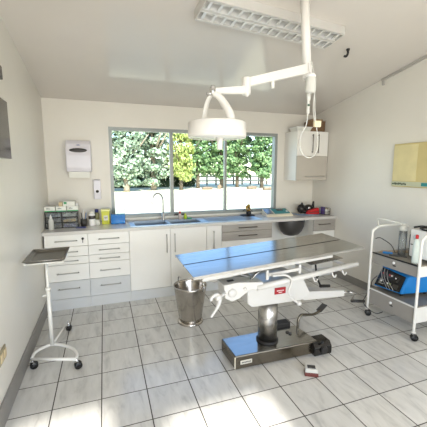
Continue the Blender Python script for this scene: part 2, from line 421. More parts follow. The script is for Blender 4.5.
# paddock fence
fe = thing('paddock_fence', 'weathered post and rail fence running behind the trees', 'fence', (14, 36, GZ))
for k in range(14):
    x = 8.2 + k*1.15; obj('post', box(nb(), x-0.07, x+0.07, 35.93, 36.07, GZ, GZ+1.25), 'dbark', fe)
for z in (0.45, 0.95): obj('rail', box(nb(), 8.0, 23.4, 35.88, 35.93, GZ+z, GZ+z+0.16), 'rail', fe)
for (x, y, r, l, a, lb) in ((9.2, 28.3, 0.13, 1.0, 0.1, 'pale log lying on the lawn below the surgical lamp'), (10.7, 29.0, 0.2, 0.42, 1.1, 'short upright stump lying beside the second window mullion'),
                            (13.6, 27.8, 0.13, 1.1, 0.2, 'log lying on the lawn in the middle of the right window pane'), (14.4, 25.8, 0.12, 1.2, -0.1, 'log lying on the lawn near the right window edge')):
    bm = nb(); tube(bm, [(-l/2, 0, r), (0, 0.03, r*1.05), (l/2, 0, r)], [r, r*1.1, r*0.9], 10, smooth=3)
    tube(bm, [(0, 0, r), (0.05, 0, r*2.3)], [r*0.35, r*0.2], 8)
    bmesh.ops.rotate(bm, verts=bm.verts, cent=(0, 0, 0), matrix=Matrix.Rotation(a, 3, 'Z'))
    o = single('log', bm, 'log', lb, 'log', 'logs on the lawn', loc=(x, y, GZ))

# ---------------------------------------------------------------- fitted units
FY, BY, CT = 3.743, YB-0.002, 0.865        # front face, back, underside of worktop
def pull(bm, x0, x1, z, y=FY, vert=False, z1=None):
    if not vert:
        rod(bm, (x0, y-0.028, z), (x1, y-0.028, z), 0.0055, 10)
        for x in (x0+0.012, x1-0.012): rod(bm, (x, y-0.001, z), (x, y-0.028, z), 0.0045, 8)
    else:
        rod(bm, (x0, y-0.028, z), (x0, y-0.028, z1), 0.0055, 10)
        for q in (z+0.012, z1-0.012): rod(bm, (x0, y-0.001, q), (x0, y-0.028, q), 0.0045, 8)
    return bm
def front(t, name, x0, x1, z0, z1, m, hx=None, hz=None, hm='handle'):
    d = obj(name, box(nb(), x0+0.002, x1-0.002, FY, FY+0.018, z0+0.002, z1-0.002, 0.0015), m, t)
    if hx:
        if hz: obj('handle', pull(nb(), hx, None, hz[0], vert=True, z1=hz[1]), hm, d)
        else: obj('handle', pull(nb(), hx[0], hx[1], hx[2]), hm, d)
    return d
def carcass(t, x0, x1):
    bm = nb()
    box(bm, x0+0.001, x0+0.017, FY+0.019, BY, 0.0, CT-0.001); box(bm, x1-0.017, x1-0.001, FY+0.019, BY, 0.0, CT-0.001)
    box(bm, x0+0.017, x1-0.017, BY-0.01, BY, 0.1, CT-0.001); box(bm, x0+0.017, x1-0.017, FY+0.019, BY-0.01, 0.10, 0.116)
    obj('body', bm, 'lam', t)
    obj('plinth', box(nb(), x0+0.001, x1-0.001, FY+0.004, FY+0.018, 0.0, 0.122), 'glam', t, 'pale grey plinth')
ZS = [0.862, 0.727, 0.612, 0.522, 0.332, 0.125]
for (x0, x1, hx, lb) in ((-0.645, -0.202, (-0.51, -0.31), 'white five-drawer cabinet unit against the left wall, lock on its top drawer'),
                         (-0.202, 0.250, (-0.09, 0.17), 'white five-drawer cabinet unit between the lockable drawers and the sink cabinet')):
    t = thing('drawer_cabinet', lb, 'cabinet', ((x0+x1)/2, 4.03, 0)); carcass(t, x0, x1)
    for k in range(5):
        zm = (ZS[k]+ZS[k+1])/2 + (0.02 if k == 4 else 0); d = front(t, 'drawer', x0, x1, ZS[k+1], ZS[k], 'glam' if k == 4 else 'lam', None)
        c = (x0+x1)/2; obj('handle', pull(nb(), c-0.115, c+0.115, zm), 'handle', d)
        if k == 0 and x0 < -0.5:
            bm = nb(); lathe(bm, [(0.013, 0), (0.013, 0.012), (0.005, 0.014)], (-0.255, FY-0.0145, 0.81), 14, axis='y'); box(bm, -0.258, -0.252, FY-0.02, FY-0.012, 0.765, 0.80)
            obj('lock', bm, 'black', d, 'black lock with key')
t = thing('sink_cabinet', 'white two-door cabinet under the sink with long upright handles', 'cabinet', (0.73, 4.03, 0)); carcass(t, 0.250, 1.205)
front(t, 'door', 0.250, 0.738, 0.125, 0.862, 'lam', 0.690, (0.57, 0.80)); front(t, 'door', 0.738, 1.205, 0.125, 0.862, 'lam', 0.790, (0.57, 0.80))
t = thing('narrow_cabinet', 'narrow white cabinet with one door between sink doors and grey drawers', 'cabinet', (1.31, 4.03, 0)); carcass(t, 1.205, 1.412)
front(t, 'door', 1.205, 1.412, 0.125, 0.862, 'lam', 1.296, (0.57, 0.80))
t = thing('wide_drawer_cabinet', 'wide cabinet unit with two grey upper drawers behind the operating table', 'cabinet', (1.78, 4.03, 0)); carcass(t, 1.412, 2.150)
for (a, b_, m) in ((0.768, 0.862, 'grey'), (0.650, 0.768, 'grey'), (0.39, 0.650, 'lam'), (0.125, 0.39, 'lam')):
    front(t, 'drawer', 1.412, 2.150, a, b_, m, (1.64, 1.91, (a+b_)/2+0.003), hm='dhandle')
t = thing('corner_cabinet', 'cabinet with one grey drawer over a white door in the right corner', 'cabinet', (3.02, 4.03, 0)); carcass(t, 2.825, 3.200)
front(t, 'drawer', 2.825, 3.200, 0.690, 0.862, 'grey', (2.90, 3.10, 0.790), hm='dhandle'); front(t, 'door', 2.825, 3.200, 0.125, 0.690, 'lam')
# panels closing the knee space
single('knee_space_panel', box(nb(), 2.152, 2.823, 4.16, 4.18, 0.0, CT-0.001), 'lam', 'white panel closing the knee space behind the dark round bowl', 'panel')
bm = nb(); pr = [(0.200, CT-0.001), (0.204, CT-0.05), (0.196, CT-0.12), (0.165, CT-0.19), (0.12, CT-0.24), (0.05, CT-0.262), (0.0, CT-0.265)]
lathe(bm, pr, (2.60, 3.97, 0), 36, sy=0.78)
bw = thing('round_bowl', 'charcoal round-bottomed bowl hung under the worktop in the knee space', 'bowl', (2.60, 3.97, 0.6))
obj('bowl_shell', bm, 'bowl', bw)
bm = nb(); lathe(bm, [(0.206, CT-0.018), (0.211, CT-0.010), (0.206, CT-0.001)], (2.60, 3.97, 0), 36, sy=0.78); obj('rim', bm, 'black', bw)
# worktop with sink cut-out
SX0, SX1, SY0, SY1 = 0.285, 2.02, 3.80, 4.175
bm = nb()
box(bm, -0.658, SX0, 3.722, BY, CT, 0.90); box(bm, SX1, 3.203, 3.722, BY, CT, 0.90)
box(bm, SX0, SX1, 3.722, SY0, CT, 0.90); box(bm, SX0, SX1, SY1, BY, CT, 0.90)
single('worktop', bm, 'top', 'long pale grey worktop running along the back wall', 'worktop')
# sink: rim, two bowls, drainer
t = thing('sink', 'stainless steel double sink with a ribbed drainer set in the worktop', 'sink', (1.15, 3.99, 0.90))
bowls = ((0.335, 0.735), (0.775, 1.175)); by0, by1 = 3.835, 4.125
bm = nb(); z0, z1 = 0.899, 0.904
box(bm, SX0-0.01, SX1+0.01, SY0-0.01, by0, z0+0.001, z1); box(bm, SX0-0.01, SX1+0.01, by1, SY1+0.01, z0+0.001, z1)
box(bm, SX0-0.01, bowls[0][0], by0, by1, z0+0.001, z1); box(bm, bowls[0][1], bowls[1][0], by0, by1, z0+0.001, z1)
box(bm, bowls[1][1], 1.24, by0, by1, z0+0.001, z1); box(bm, 1.96, SX1+0.01, by0, by1, z0+0.001, z1)
obj('rim', bm, 'sinksteel', t)
for a, b_ in bowls:
    bm = nb(); th = 0.004; d = 0.745
    box(bm, a, a+th, by0, by1, d, z0); box(bm, b_-th, b_, by0, by1, d, z0); box(bm, a, b_, by0, by0+th, d, z0); box(bm, a, b_, by1-th, by1, d, z0); box(bm, a, b_, by0, by1, d-th, d)
    bo = obj('bowl', bm, 'sinksteel', t)
    bm = nb(); lathe(bm, [(0.04, d+0.0002), (0.04, d+0.003), (0.02, d+0.001)], ((a+b_)/2, 3.98, 0), 20); obj('drain', bm, 'chrome', bo)
bm = nb(); box(bm, 1.24, 1.96, by0, by1, 0.895, 0.900)
for k in range(9): y = by0+0.03+k*0.029; box(bm, 1.27, 1.93, y-0.005, y+0.005, 0.900, 0.9035, 0.0012)
obj('drainer', bm, 'sinksteel', t)
# mixer tap
t = thing('mixer_tap', 'chrome gooseneck mixer tap behind the sink', 'tap', (0.735, 4.195, 0.90))
bm = nb(); lathe(bm, [(0.027, 0.9005), (0.027, 0.912), (0.02, 0.92), (0.02, 0.985), (0.013, 0.995)], (0.735, 4.195, 0), 20); obj('base', bm, 'chrome', t)
bm = nb(); tube(bm, [(0.735, 4.195, 0.985), (0.735, 4.19, 1.13), (0.728, 4.185, 1.20), (0.695, 4.175, 1.252), (0.645, 4.16, 1.262), (0.60, 4.145, 1.22), (0.585, 4.14, 1.165), (0.585, 4.14, 1.13)], 0.0105, 12, smooth=5); obj('spout', bm, 'chrome', t)
bm = nb(); tube(bm, [(0.75, 4.19, 0.955), (0.785, 4.17, 0.975), (0.835, 4.15, 1.005)], [0.009, 0.006, 0.005], 10, smooth=3); obj('lever', bm, 'chrome', t)

# wall cabinet
t = thing('wall_cabinet', 'white wall cabinet with grey flap below two doors, in the right corner', 'cabinet', (2.94, 4.16, 1.415))
cx0, cx1, cy = 2.66, 3.195, 4.0
bm = nb()
box(bm, cx0, cx0+0.018, cy, BY, 1.415, 2.13); box(bm, cx1-0.018, cx1, cy, BY, 1.415, 2.13); box(bm, cx0+0.018, cx1-0.018, cy, BY, 1.415, 1.433); box(bm, cx0+0.018, cx1-0.018, cy, BY, 2.112, 2.13); box(bm, cx0+0.018, cx1-0.018, BY-0.01, BY, 1.433, 2.112)
obj('body', bm, 'lam', t)
for a, b_, hx in ((cx0, 2.955, 2.912), (2.955, cx1, 3.012)):
    d = obj('door', box(nb(), a+0.001, b_-0.001, cy-0.019, cy-0.001, 1.775, 2.129, 0.0015), 'lam', t)
    obj('handle', pull(nb(), hx, None, 1.82, y=cy-0.019, vert=True, z1=2.085), 'dhandle', d)
d = obj('flap_door', box(nb(), cx0+0.001, cx1-0.001, cy-0.019, cy-0.001, 1.417, 1.772, 0.0015), 'glam', t, 'grey flap door')
d.data.materials[0] = mat('warm_grey_laminate', (186, 180, 170), 0.4, var=0.02)
obj('handle', pull(nb(), 2.80, 3.12, 1.475, y=cy-0.019), 'handle', d)
# on the wall cabinet
bm = nb()
hexa(bm, [(2.70, 4.05, 2.131), (2.92, 4.05, 2.131), (2.92, 4.22, 2.131), (2.70, 4.22, 2.131)], [(2.68, 4.03, 2.185), (2.94, 4.03, 2.185), (2.94, 4.24, 2.185), (2.68, 4.24, 2.185)], 0.006)
t = thing('storage_tub', 'shallow white tub with a lid on the wall cabinet', 'tub', (2.81, 4.13, 2.131)); obj('tub_body', bm, 'card', t)
obj('lid', box(nb(), 2.675, 2.945, 4.025, 4.245, 2.186, 2.197, 0.003), 'white', t)
bm = nb(); x0, x1, y0, y1, z0, z1 = 2.955, 3.185, 4.06, 4.24, 2.131, 2.285
for a in ((x0, x1, y0, y0+0.01), (x0, x1, y1-0.01, y1), (x0, x0+0.01, y0+0.01, y1-0.01), (x1-0.01, x1, y0+0.01, y1-0.01)): box(bm, a[0], a[1], a[2], a[3], z0, z1)
box(bm, x0+0.01, x1-0.01, y0+0.01, y1-0.01, z0, z0+0.008)
for k in range(9): z = z0+0.012+k*0.0165; rod(bm, (x0, y0-0.002, z), (x1, y0-0.002, z), 0.005, 6); rod(bm, (x0-0.001, y0, z), (x0-0.001, y1, z), 0.005, 6)
t = thing('wicker_basket', 'brown wicker basket on the wall cabinet by the corner', 'basket', (3.07, 4.15, 2.131)); obj('basket_body', bm, 'brown', t)
bm = nb(); tube(bm, [(x0, y0, z1), (x1, y0, z1), (x1, y1, z1), (x0, y1, z1), (x0, y0, z1)], 0.009, 8); obj('rim', bm, 'brown', t)
single('parcel', box(nb(), 2.985, 3.165, 4.085, 4.21, 2.141, 2.325, 0.003), 'gold', 'tan parcel standing inside the wicker basket', 'parcel')

# ---------------------------------------------------------------- walls: dispensers, screens, board
t = thing('paper_towel_dispenser', 'white paper towel dispenser with a dark oval window on the back wall', 'dispenser', (-0.275, 4.25, 1.55))
bm = nb(); x0, x1 = -0.415, -0.135
prism_x(bm, [(4.322, 1.548), (4.13, 1.548), (4.115, 1.60), (4.125, 1.75), (4.165, 1.88), (4.215, 1.925), (4.322, 1.925)], x0, x1, 0.012); obj('housing', bm, 'lilac', t)
bm = nb(); lathe(bm, [(0.0, -0.006), (0.095, -0.005), (0.1, 0.0), (0.095, 0.012), (0.0, 0.014)], (-0.275, 4.133, 1.80), 28, sx=1, sy=0.25, axis='y'); bmesh.ops.rotate(bm, verts=bm.verts, cent=(-0.275, 4.146, 1.80), matrix=Matrix.Rotation(-0.30, 3, 'X')); obj('window', bm, 'dkgrey', t, 'dark oval window')
bm = nb(); lathe(bm, [(0.0, -0.004), (0.026, -0.003), (0.027, 0.006)], (-0.275, 4.163, 1.862), 18, sx=1, sy=0.35, axis='y'); obj('logo', bm, mat('logo_blue', (50, 70, 150), 0.4), t, 'small blue oval emblem')
bm = nb(); prism_x(bm, [(4.14, 1.548), (4.142, 1.475), (4.15, 1.475), (4.155, 1.548)], -0.39, -0.16); obj('paper', bm, 'card', t, 'white paper towel hanging out')
t = thing('soap_dispenser', 'slim white soap dispenser beside the window frame', 'dispenser', (-0.085, 4.30, 1.2))
bm = nb(); prism_x(bm, [(4.322, 1.20), (4.265, 1.20), (4.25, 1.30), (4.265, 1.44), (4.322, 1.455)], -0.128, -0.042, 0.007); obj('housing', bm, 'lilac', t)
bm = nb(); lathe(bm, [(0.0, -0.006), (0.018, -0.004), (0.019, 0.008)], (-0.085, 4.247, 1.30), 16, axis='y'); obj('button', bm, 'black', t, 'black button')

t = thing('wall_screen', 'dark flat wall screen at the left edge of the view', 'screen', (-0.63, 2.1, 1.65))
obj('bezel', box(nb(), -0.632, -0.598, 1.60, 2.555, 1.648, 2.03, 0.004), 'gloss', t)
obj('screen_panel', box(nb(), -0.599, -0.596, 1.622, 2.533, 1.695, 2.008), 'screen', t)
obj('bracket', box(nb(), XL+0.001, -0.632, 1.95, 2.2, 1.75, 1.92), 'black', t)
t = thing('wall_speaker', 'small black speaker on the left wall above the dark screen', 'speaker', (-0.63, 2.4, 2.15))
obj('cabinet_body', box(nb(), -0.645, -0.598, 2.20, 2.508, 2.16, 2.245, 0.005), 'gloss', t)
obj('bracket', box(nb(), XL+0.001, -0.645, 2.3, 2.4, 2.18, 2.22), 'black', t)
t = thing('wall_socket', 'beige double wall socket low on the left wall', 'socket', (XL, 2.16, 0.37))
obj('plate', box(nb(), XL+0.001, XL+0.011, 2.10, 2.235, 0.375, 0.46, 0.003), mat('brass_plate', (160, 150, 122), 0.4), t)
for y in (2.135, 2.20): obj('outlet', box(nb(), XL+0.0112, XL+0.017, y-0.021, y+0.021, 0.39, 0.445, 0.003), 'beige', t)

t = thing('document_board', 'khaki plastic-faced board hung on the right wall above the trolley', 'board', (3.19, 2.35, 1.37))
obj('board_panel', box(nb(), 3.168, 3.2045, 1.87, 2.798, 1.382, 1.862, 0.006), 'khaki', t)
for a, b_ in ((2.50, 2.79), ): obj('film', box(nb(), 3.1655, 3.1678, a, b_, 1.45, 1.845), 'khaki2', t, 'faded glossy film')
bd = obj('label_strip', box(nb(), 3.163, 3.1678, 1.87, 2.795, 1.392, 1.442), 'card', t, 'pale printed strip')
bd.data.materials[0] = mat('strip_paper', (186, 188, 160), 0.5)
bm = nb(); rnd = random.Random(2)
y = 2.785
while y > 2.62:
    wd = rnd.uniform(0.008, 0.02); box(bm, 3.1615, 3.1628, y-wd, y, 1.402+rnd.uniform(0, 0.008), 1.428+rnd.uniform(-0.006, 0.004)); y -= wd+0.004
obj('print', bm, mat('dark_green_print', (70, 84, 66), 0.6), t)
bm = nb(); box(bm, 3.1615, 3.1628, 2.20, 2.43, 1.40, 1.436); obj('print', bm, 'teal', t, 'teal printed block')
# ceiling hook spot
t = thing('ceiling_hook', 'small black hook on the ceiling right of the ceiling light', 'hook', (2.275, 2.612, zc(2.612)-0.05))
bm = nb(); lathe(bm, [(0.018, zc(2.612)-0.012), (0.018, zc(2.612)+0.001)], (2.275, 2.612, 0), 14); obj('base', bm, 'black', t)
bm = nb(); z = zc(2.612)-0.01; tube(bm, [(2.275, 2.612, z), (2.275, 2.612, z-0.03), (2.265, 2.62, z-0.055), (2.245, 2.63, z-0.05)], 0.011, 8, smooth=3); obj('hook_arm', bm, 'black', t)

# ---------------------------------------------------------------- ceiling light (louvred)
SL = math.atan(0.1763)
fc = Vector((1.336, 2.386, 0)); fc.z = zc(fc.y)-0.001
t = thing('ceiling_light', 'long louvred fluorescent ceiling light above the operating table', 'ceiling light', fc, 0, local=True)
t.rotation_mode = 'QUATERNION'
ya_ = math.atan2(2.564-2.448, 1.962-0.702)
t.rotation_quaternion = (Matrix.Rotation(-SL, 4, 'X') @ Matrix.Rotation(ya_, 4, 'Z')).to_quaternion()
LL, LW, LH = 0.632, 0.122, 0.072
bm = nb(); th = 0.006
box(bm, -LL, LL, -LW, -LW+th, -LH, 0); box(bm, -LL, LL, LW-th, LW, -LH, 0); box(bm, -LL, -LL+th, -LW+th, LW-th, -LH, 0); box(bm, LL-th, LL, -LW+th, LW-th, -LH, 0)
box(bm, -LL+th, LL-th, -LW+th, LW-th, -0.012, 0); box(bm, -LL+th, LL-th, -0.012, 0.012, -LH+0.004, -0.012)
box(bm, -LL+th, LL-th, -LW+th, -LW+0.02, -LH, -LH+0.01); box(bm, -LL+th, LL-th, LW-0.02, LW-th, -LH, -LH+0.01)
obj('housing', bm, mat('light_housing', (206, 204, 199), 0.35, 0.1, var=0.02), t)
for s in (-1, 1):
    yc = s*0.062
    bm = nb(); rod(bm, (-LL+0.03, yc, -0.034), (LL-0.03, yc, -0.034), 0.012, 12); obj('tube', bm, mat('fluorescent_tube', (240, 240, 236), 0.3), t)
    bm = nb()
    n = 15
    for k in range(n):
        x = -LL+0.045+k*(2*LL-0.09)/(n-1)
        hexa(bm, [(x-0.011, yc-0.045, -LH+0.003), (x+0.011, yc-0.045, -LH+0.003), (x+0.011, yc+0.045, -LH+0.003), (x-0.011, yc+0.045, -LH+0.003)],
             [(x-0.002, yc-0.045, -LH+0.024), (x+0.002, yc-0.045, -LH+0.024), (x+0.002, yc+0.045, -LH+0.024), (x-0.002, yc+0.045, -LH+0.024)])
    for q in (-1, 1):
        prism_x(bm, [(yc+q*0.050, -LH+0.002), (yc+q*0.046, -LH+0.002), (yc+q*0.040, -0.016), (yc+q*0.044, -0.014)], -LL+0.01, LL-0.01)
    obj('louvre', bm, mat('satin_louvre', (238, 238, 235), 0.3, 0.35), t)

# ---------------------------------------------------------------- surgical lamp
t = thing('surgical_lamp', 'white surgical lamp with a drum head on a jointed ceiling arm', 'lamp', (1.60, 2.27, 2.2))
px, py = 1.60, 2.29
bm = nb(); tube(bm, [(px-0.005, py, 2.36), (px-0.055, py, 3.0)], 0.036, 20); lathe(bm, [(0.07, 2.95), (0.085, 2.99), (0.085, 3.01)], (px-0.055, py, 0), 20); obj('ceiling_pole', bm, 'cream', t)
bm = nb(); lathe(bm, [(0.030, 2.30), (0.036, 2.31), (0.036, 2.40), (0.03, 2.41)], (px, py, 0), 20); obj('pivot', bm, 'cream', t)
bm = nb(); hexa(bm, [(1.58, 2.257, 2.338), (1.58, 2.307, 2.338), (1.04, 2.267, 2.185), (1.04, 2.217, 2.185)][::1], [(1.58, 2.257, 2.415), (1.58, 2.307, 2.415), (1.04, 2.267, 2.25), (1.04, 2.217, 2.25)], 0.005); obj('arm', bm, 'cream', t)
bm = nb(); rod(bm, (1.26, 2.25, 2.28), (1.265, 2.25, 2.195), 0.013); obj('grip', bm, 'cream', t)
bm = nb(); lathe(bm, [(0.032, 2.13), (0.034, 2.14), (0.034, 2.245), (0.028, 2.255)], (1.035, 2.24, 0), 18); ball(bm, (1.03, 2.215, 2.125), 0.016); obj('pivot', bm, 'cream', t)
bm = nb(); hexa(bm, [(1.04, 2.22, 2.135), (1.04, 2.25, 2.135), (0.76, 2.18, 2.098), (0.76, 2.15, 2.098)], [(1.04, 2.22, 2.195), (1.04, 2.25, 2.195), (0.76, 2.18, 2.138), (0.76, 2.15, 2.138)], 0.005)
obj('arm', bm, 'cream', t)
bm = nb(); lathe(bm, [(0.018, 2.085), (0.022, 2.095), (0.022, 2.14), (0.013, 2.155)], (0.745, 2.165, 0), 16); rod(bm, (0.70, 2.165, 2.098), (0.775, 2.165, 2.098), 0.011); obj('joint', bm, 'chrome', t)
bm = nb(); tube(bm, [(0.745, 2.16, 2.10), (0.785, 2.14, 2.075), (0.815, 2.11, 2.02), (0.835, 2.07, 1.95), (0.84, 2.05, 1.88)], [0.018, 0.023, 0.028, 0.031, 0.032], 14, smooth=4); obj('yoke_arm', bm, 'cream', t)
bm = nb(); tube(bm, [(0.745, 2.17, 2.10), (0.722, 2.20, 2.06), (0.712, 2.235, 1.99), (0.71, 2.26, 1.89)], [0.018, 0.024, 0.026, 0.028], 14, smooth=4, flat=0.4); obj('yoke_arm', bm, 'cream', t)
bm = nb(); lathe(bm, [(0.0, 1.906), (0.19, 1.906), (0.204, 1.898), (0.207, 1.81), (0.203, 1.797), (0.193, 1.797), (0.191, 1.81), (0.0, 1.81)], (0.772, 2.15, 0), 48); obj('drum', bm, 'cream', t)
bm = nb(); lathe(bm, [(0.0, 1.8095), (0.19, 1.8095), (0.19, 1.798), (0.0, 1.794)], (0.772, 2.15, 0), 48)
obj('lens', bm, mat('lamp_lens', (214, 216, 212), 0.15, var=0.05, scale=60), t)
bm = nb(); lathe(bm, [(0.0, 1.715), (0.018, 1.715), (0.02, 1.73), (0.02, 1.77), (0.026, 1.80)], (0.785, 2.13, 0), 18); obj('handle', bm, 'cream', t)
bm = nb(); lathe(bm, [(0.014, -0.004), (0.016, 0.012), (0.009, 0.018), (0.0, 0.018)], (0.977, 2.15, 1.865), 14, axis='x'); obj('knob', bm, 'black', t, 'small black knob')
t.location = (1.397, 1.982, 2.121); t.scale = (0.873, 0.873, 0.873)

# ---------------------------------------------------------------- infusion bottle and line
t = thing('infusion_set', 'clear white infusion bottle hanging from the lamp pole with looped tubing', 'infusion bottle', (1.612, 2.235, 2.15))
ivx, ivy = 1.618, 2.215
bm = nb(); lathe(bm, [(0.012, 2.315), (0.034, 2.305), (0.040, 2.285), (0.041, 2.20), (0.036, 2.185), (0.015, 2.178), (0.0, 2.178)], (ivx, ivy, 0), 22); obj('bottle', bm, 'frost', t)
bm = nb(); lathe(bm, [(0.0, 2.30), (0.037, 2.30), (0.037, 2.315), (0.022, 2.33), (0.0, 2.332)], (ivx, ivy, 0), 18); obj('cap', bm, 'white', t)
bm = nb(); tube(bm, [(ivx, ivy, 2.33), (ivx-0.008, ivy+0.01, 2.37), (ivx, ivy+0.03, 2.42), (ivx+0.02, ivy+0.05, 2.42)], 0.004, 8, smooth=3); obj('hanger', bm, 'white', t)
bm = nb(); lathe(bm, [(0.0, 2.18), (0.016, 2.178), (0.016, 2.13), (0.01, 2.115), (0.013, 2.10), (0.013, 2.03), (0.006, 2.01), (0.0, 2.01)], (ivx-0.016, ivy, 0), 16); obj('drip_chamber', bm, 'frost', t)
bm = nb(); ball(bm, (ivx-0.018, ivy-0.01, 2.085), 0.010); obj('valve', bm, mat('dark_green_valve', (50, 80, 62), 0.4), t)
bm = nb(); tube(bm, [(1.60, 2.215, 2.012), (1.593, 2.22, 1.93), (1.56, 2.23, 1.86), (1.548, 2.235, 1.80), (1.575, 2.24, 1.72), (1.635, 2.245, 1.675), (1.70, 2.25, 1.69), (1.735, 2.25, 1.76), (1.73, 2.25, 1.86), (1.70, 2.25, 2.0), (1.685, 2.25, 2.16), (1.672, 2.25, 2.30), (1.648, 2.26, 2.44)], 0.0042, 8, smooth=5); obj('tubing', bm, 'frost', t)
bm = nb(); tube(bm, [(1.70, 2.245, 1.93), (1.675, 2.25, 2.08), (1.69, 2.25, 2.25)], 0.0038, 8, smooth=4); obj('tubing', bm, 'frost', t)
obj('roller_clamp', box(nb(), 1.69, 1.752, 2.236, 2.262, 1.925, 1.975, 0.004), mat('cream_clamp', (226, 214, 180), 0.4), t, 'cream roller clamp')
t.location = (1.383, 1.958, 2.077); t.scale = (0.873, 0.873, 0.873)

# ---------------------------------------------------------------- operating table
t = thing('operating_table', 'white enamel operating table with split steel top on a pedestal', 'operating table', (1.265, 2.24, 0))
LF, LN, RN, RF = Vector((.525, 2.482, .878)), Vector((.538, 1.962, .859)), Vector((2.013, 1.995, .939)), Vector((2.0, 2.516, .958))
def tp(u, v, dz=0.0):  # u along length 0..1, v from near 0 to far 1
    p = (LN*(1-u)+RN*u)*(1-v) + (LF*(1-u)+RF*u)*v
    return Vector((p.x, p.y, p.z+dz))
for v0, v1 in ((0.0, 0.485), (0.515, 1.0)):
    bm = nb(); quadpanel(bm, [tp(0, v0), tp(1, v0), tp(1, v1), tp(0, v1)], 0.007)
    for (a, b_) in ((v0, v0+0.012), (v1-0.012, v1)): quadpanel(bm, [tp(0, a, -0.0072), tp(1, a, -0.0072), tp(1, b_, -0.0072), tp(0, b_, -0.0072)], 0.014)
    obj('top_panel', bm, 'tablesteel', t)
bm = nb(); quadpanel(bm, [tp(0.06, 0.44, -0.022), tp(0.97, 0.44, -0.022), tp(0.97, 0.56, -0.022), tp(0.06, 0.56, -0.022)], 0.006); obj('drip_channel', bm, 'darksteel', t)
def beam(bm, u0, u1, v0, v1, d0, d1, e0=None, e1=None):
    """beam following the top's plane; depth d0..d1 below it at u0, e0..e1 at u1"""
    e0 = d0 if e0 is None else e0; e1 = d1 if e1 is None else e1
    return hexa(bm, [tp(u0, v0, -d1), tp(u1, v0, -e1), tp(u1, v1, -e1), tp(u0, v1, -d1)], [tp(u0, v0, -d0), tp(u1, v0, -e0), tp(u1, v1, -e0), tp(u0, v1, -d0)], 0.002)
for v in (0.05, 0.90): obj('side_rail', beam(nb(), 0.20, 0.80, v, v+0.05, 0.0225, 0.052), 'enamel', t)
for u in (0.22, 0.385, 0.60, 0.76):
    obj('cross_bar', beam(nb(), u, u+0.03, 0.102, 0.898, 0.030, 0.058), 'enamel', t)
# brackets between the side rail and the lower frame
for u, v in ((0.39, 0.055), (0.585, 0.055), (0.39, 0.905), (0.585, 0.905)):
    obj('bracket', beam(nb(), u, u+0.014, v, v+0.03, 0.062, 0.135), 'enamel', t)
bm = nb(); beam(bm, 0.405, 0.585, 0.06, 0.085, 0.088, 0.112); obj('cross_bar', bm, 'enamel', t)
# lower frame tubes
for y in (1.995, 2.44):
    bm = nb(); tube(bm, [(1.03, y, 0.712), (1.35, y, 0.742), (1.95, y, 0.803)], 0.022, 14); obj('lower_frame', bm, 'enamel', t)
for x, z in ((1.10, 0.72), (1.55, 0.765), (1.86, 0.795)):
    bm = nb(); rod(bm, (x, 2.0, z-0.004), (x, 2.44, z-0.004), 0.013); obj('frame_crossbar', bm, 'enamel', t)
bm = nb(); hexa(bm, [(1.58, 2.1, 0.795), (1.90, 2.1, 0.822), (1.90, 2.38, 0.822), (1.58, 2.38, 0.795)], [(1.58, 2.1, 0.80), (1.90, 2.1, 0.827), (1.90, 2.38, 0.827), (1.58, 2.38, 0.80)])
obj('tray_plate', bm, 'steel', t)
for x, z in ((1.52, 0.745), (1.70, 0.76), (1.80, 0.77)):
    bm = nb(); tube(bm, [(x, 1.995, z), (x+0.005, 1.985, z-0.03), (x+0.025, 1.985, z-0.045), (x+0.04, 1.99, z-0.025)], 0.006, 8, smooth=3); obj('hook', bm, 'enamel', t)
# left head clamp casting
bm = nb(); prism_y(bm, [(0.765, 0.765), (0.775, 0.668), (0.83, 0.635), (0.885, 0.650), (0.975, 0.705), (1.08, 0.695), (1.08, 0.752), (0.88, 0.772)], 1.985, 2.12, 0.006); obj('head_bracket', bm, 'enamel', t)
bm = nb(); lathe(bm, [(0.0, -0.012), (0.03, -0.01), (0.034, 0.002)], (0.83, 1.985, 0.70), 18, axis='y'); obj('bolt', bm, 'enamel', t)
bm = nb(); lathe(bm, [(0.0, -0.008), (0.012, -0.007), (0.013, 0.002)], (0.93, 1.985, 0.72), 12, axis='y'); obj('bolt', bm, 'enamel', t)
obj('slot', box(nb(), 0.815, 0.865, 2.03, 2.06, 0.766, 0.774), 'black', t, 'black slot')
bm = nb(); prism_y(bm, [(0.765, 0.765), (0.775, 0.668), (0.83, 0.64), (0.975, 0.705), (1.08, 0.695), (1.08, 0.752), (0.88, 0.772)], 2.36, 2.44, 0.006); obj('head_bracket', bm, 'enamel', t)
# folding struts on the left
for y in (2.14, 2.30):
    bm = nb(); tube(bm, [(0.80, y, 0.835), (0.93, y, 0.79), (1.08, y, 0.725)], 0.012, 10, flat=0.6); obj('strut', bm, 'enamel', t)
bm = nb(); tube(bm, [(0.98, 2.05, 0.73), (1.05, 2.05, 0.80), (1.12, 2.05, 0.842)], 0.012, 10, flat=0.6); obj('strut', bm, 'steel', t)
obj('catch', box(nb(), 0.79, 0.87, 2.02, 2.07, 0.815, 0.845, 0.006), 'black', t, 'black catch')
obj('end_rail', beam(nb(), 0.05, 0.20, 0.05, 0.11, 0.0225, 0.055), 'enamel', t)
# lever with clamp knob at the left end
bm = nb(); rod(bm, (0.765, 1.97, 0.715), (0.715, 1.95, 0.70), 0.012); lathe(bm, [(0.022, -0.02), (0.026, 0.0), (0.02, 0.024)], (0.71, 1.95, 0.70), 14, axis='x')
tube(bm, [(0.715, 1.95, 0.715), (0.69, 1.94, 0.725), (0.655, 1.94, 0.705), (0.66, 1.94, 0.69)], 0.012, 10, smooth=3); obj('clamp_knob', bm, 'enamel', t)
bm = nb(); tube(bm, [(0.722, 1.945, 0.70), (0.712, 1.945, 0.65), (0.69, 1.945, 0.61), (0.655, 1.945, 0.565)], [0.016, 0.015, 0.01, 0.009], 10, smooth=3); obj('lever', bm, 'enamel', t)
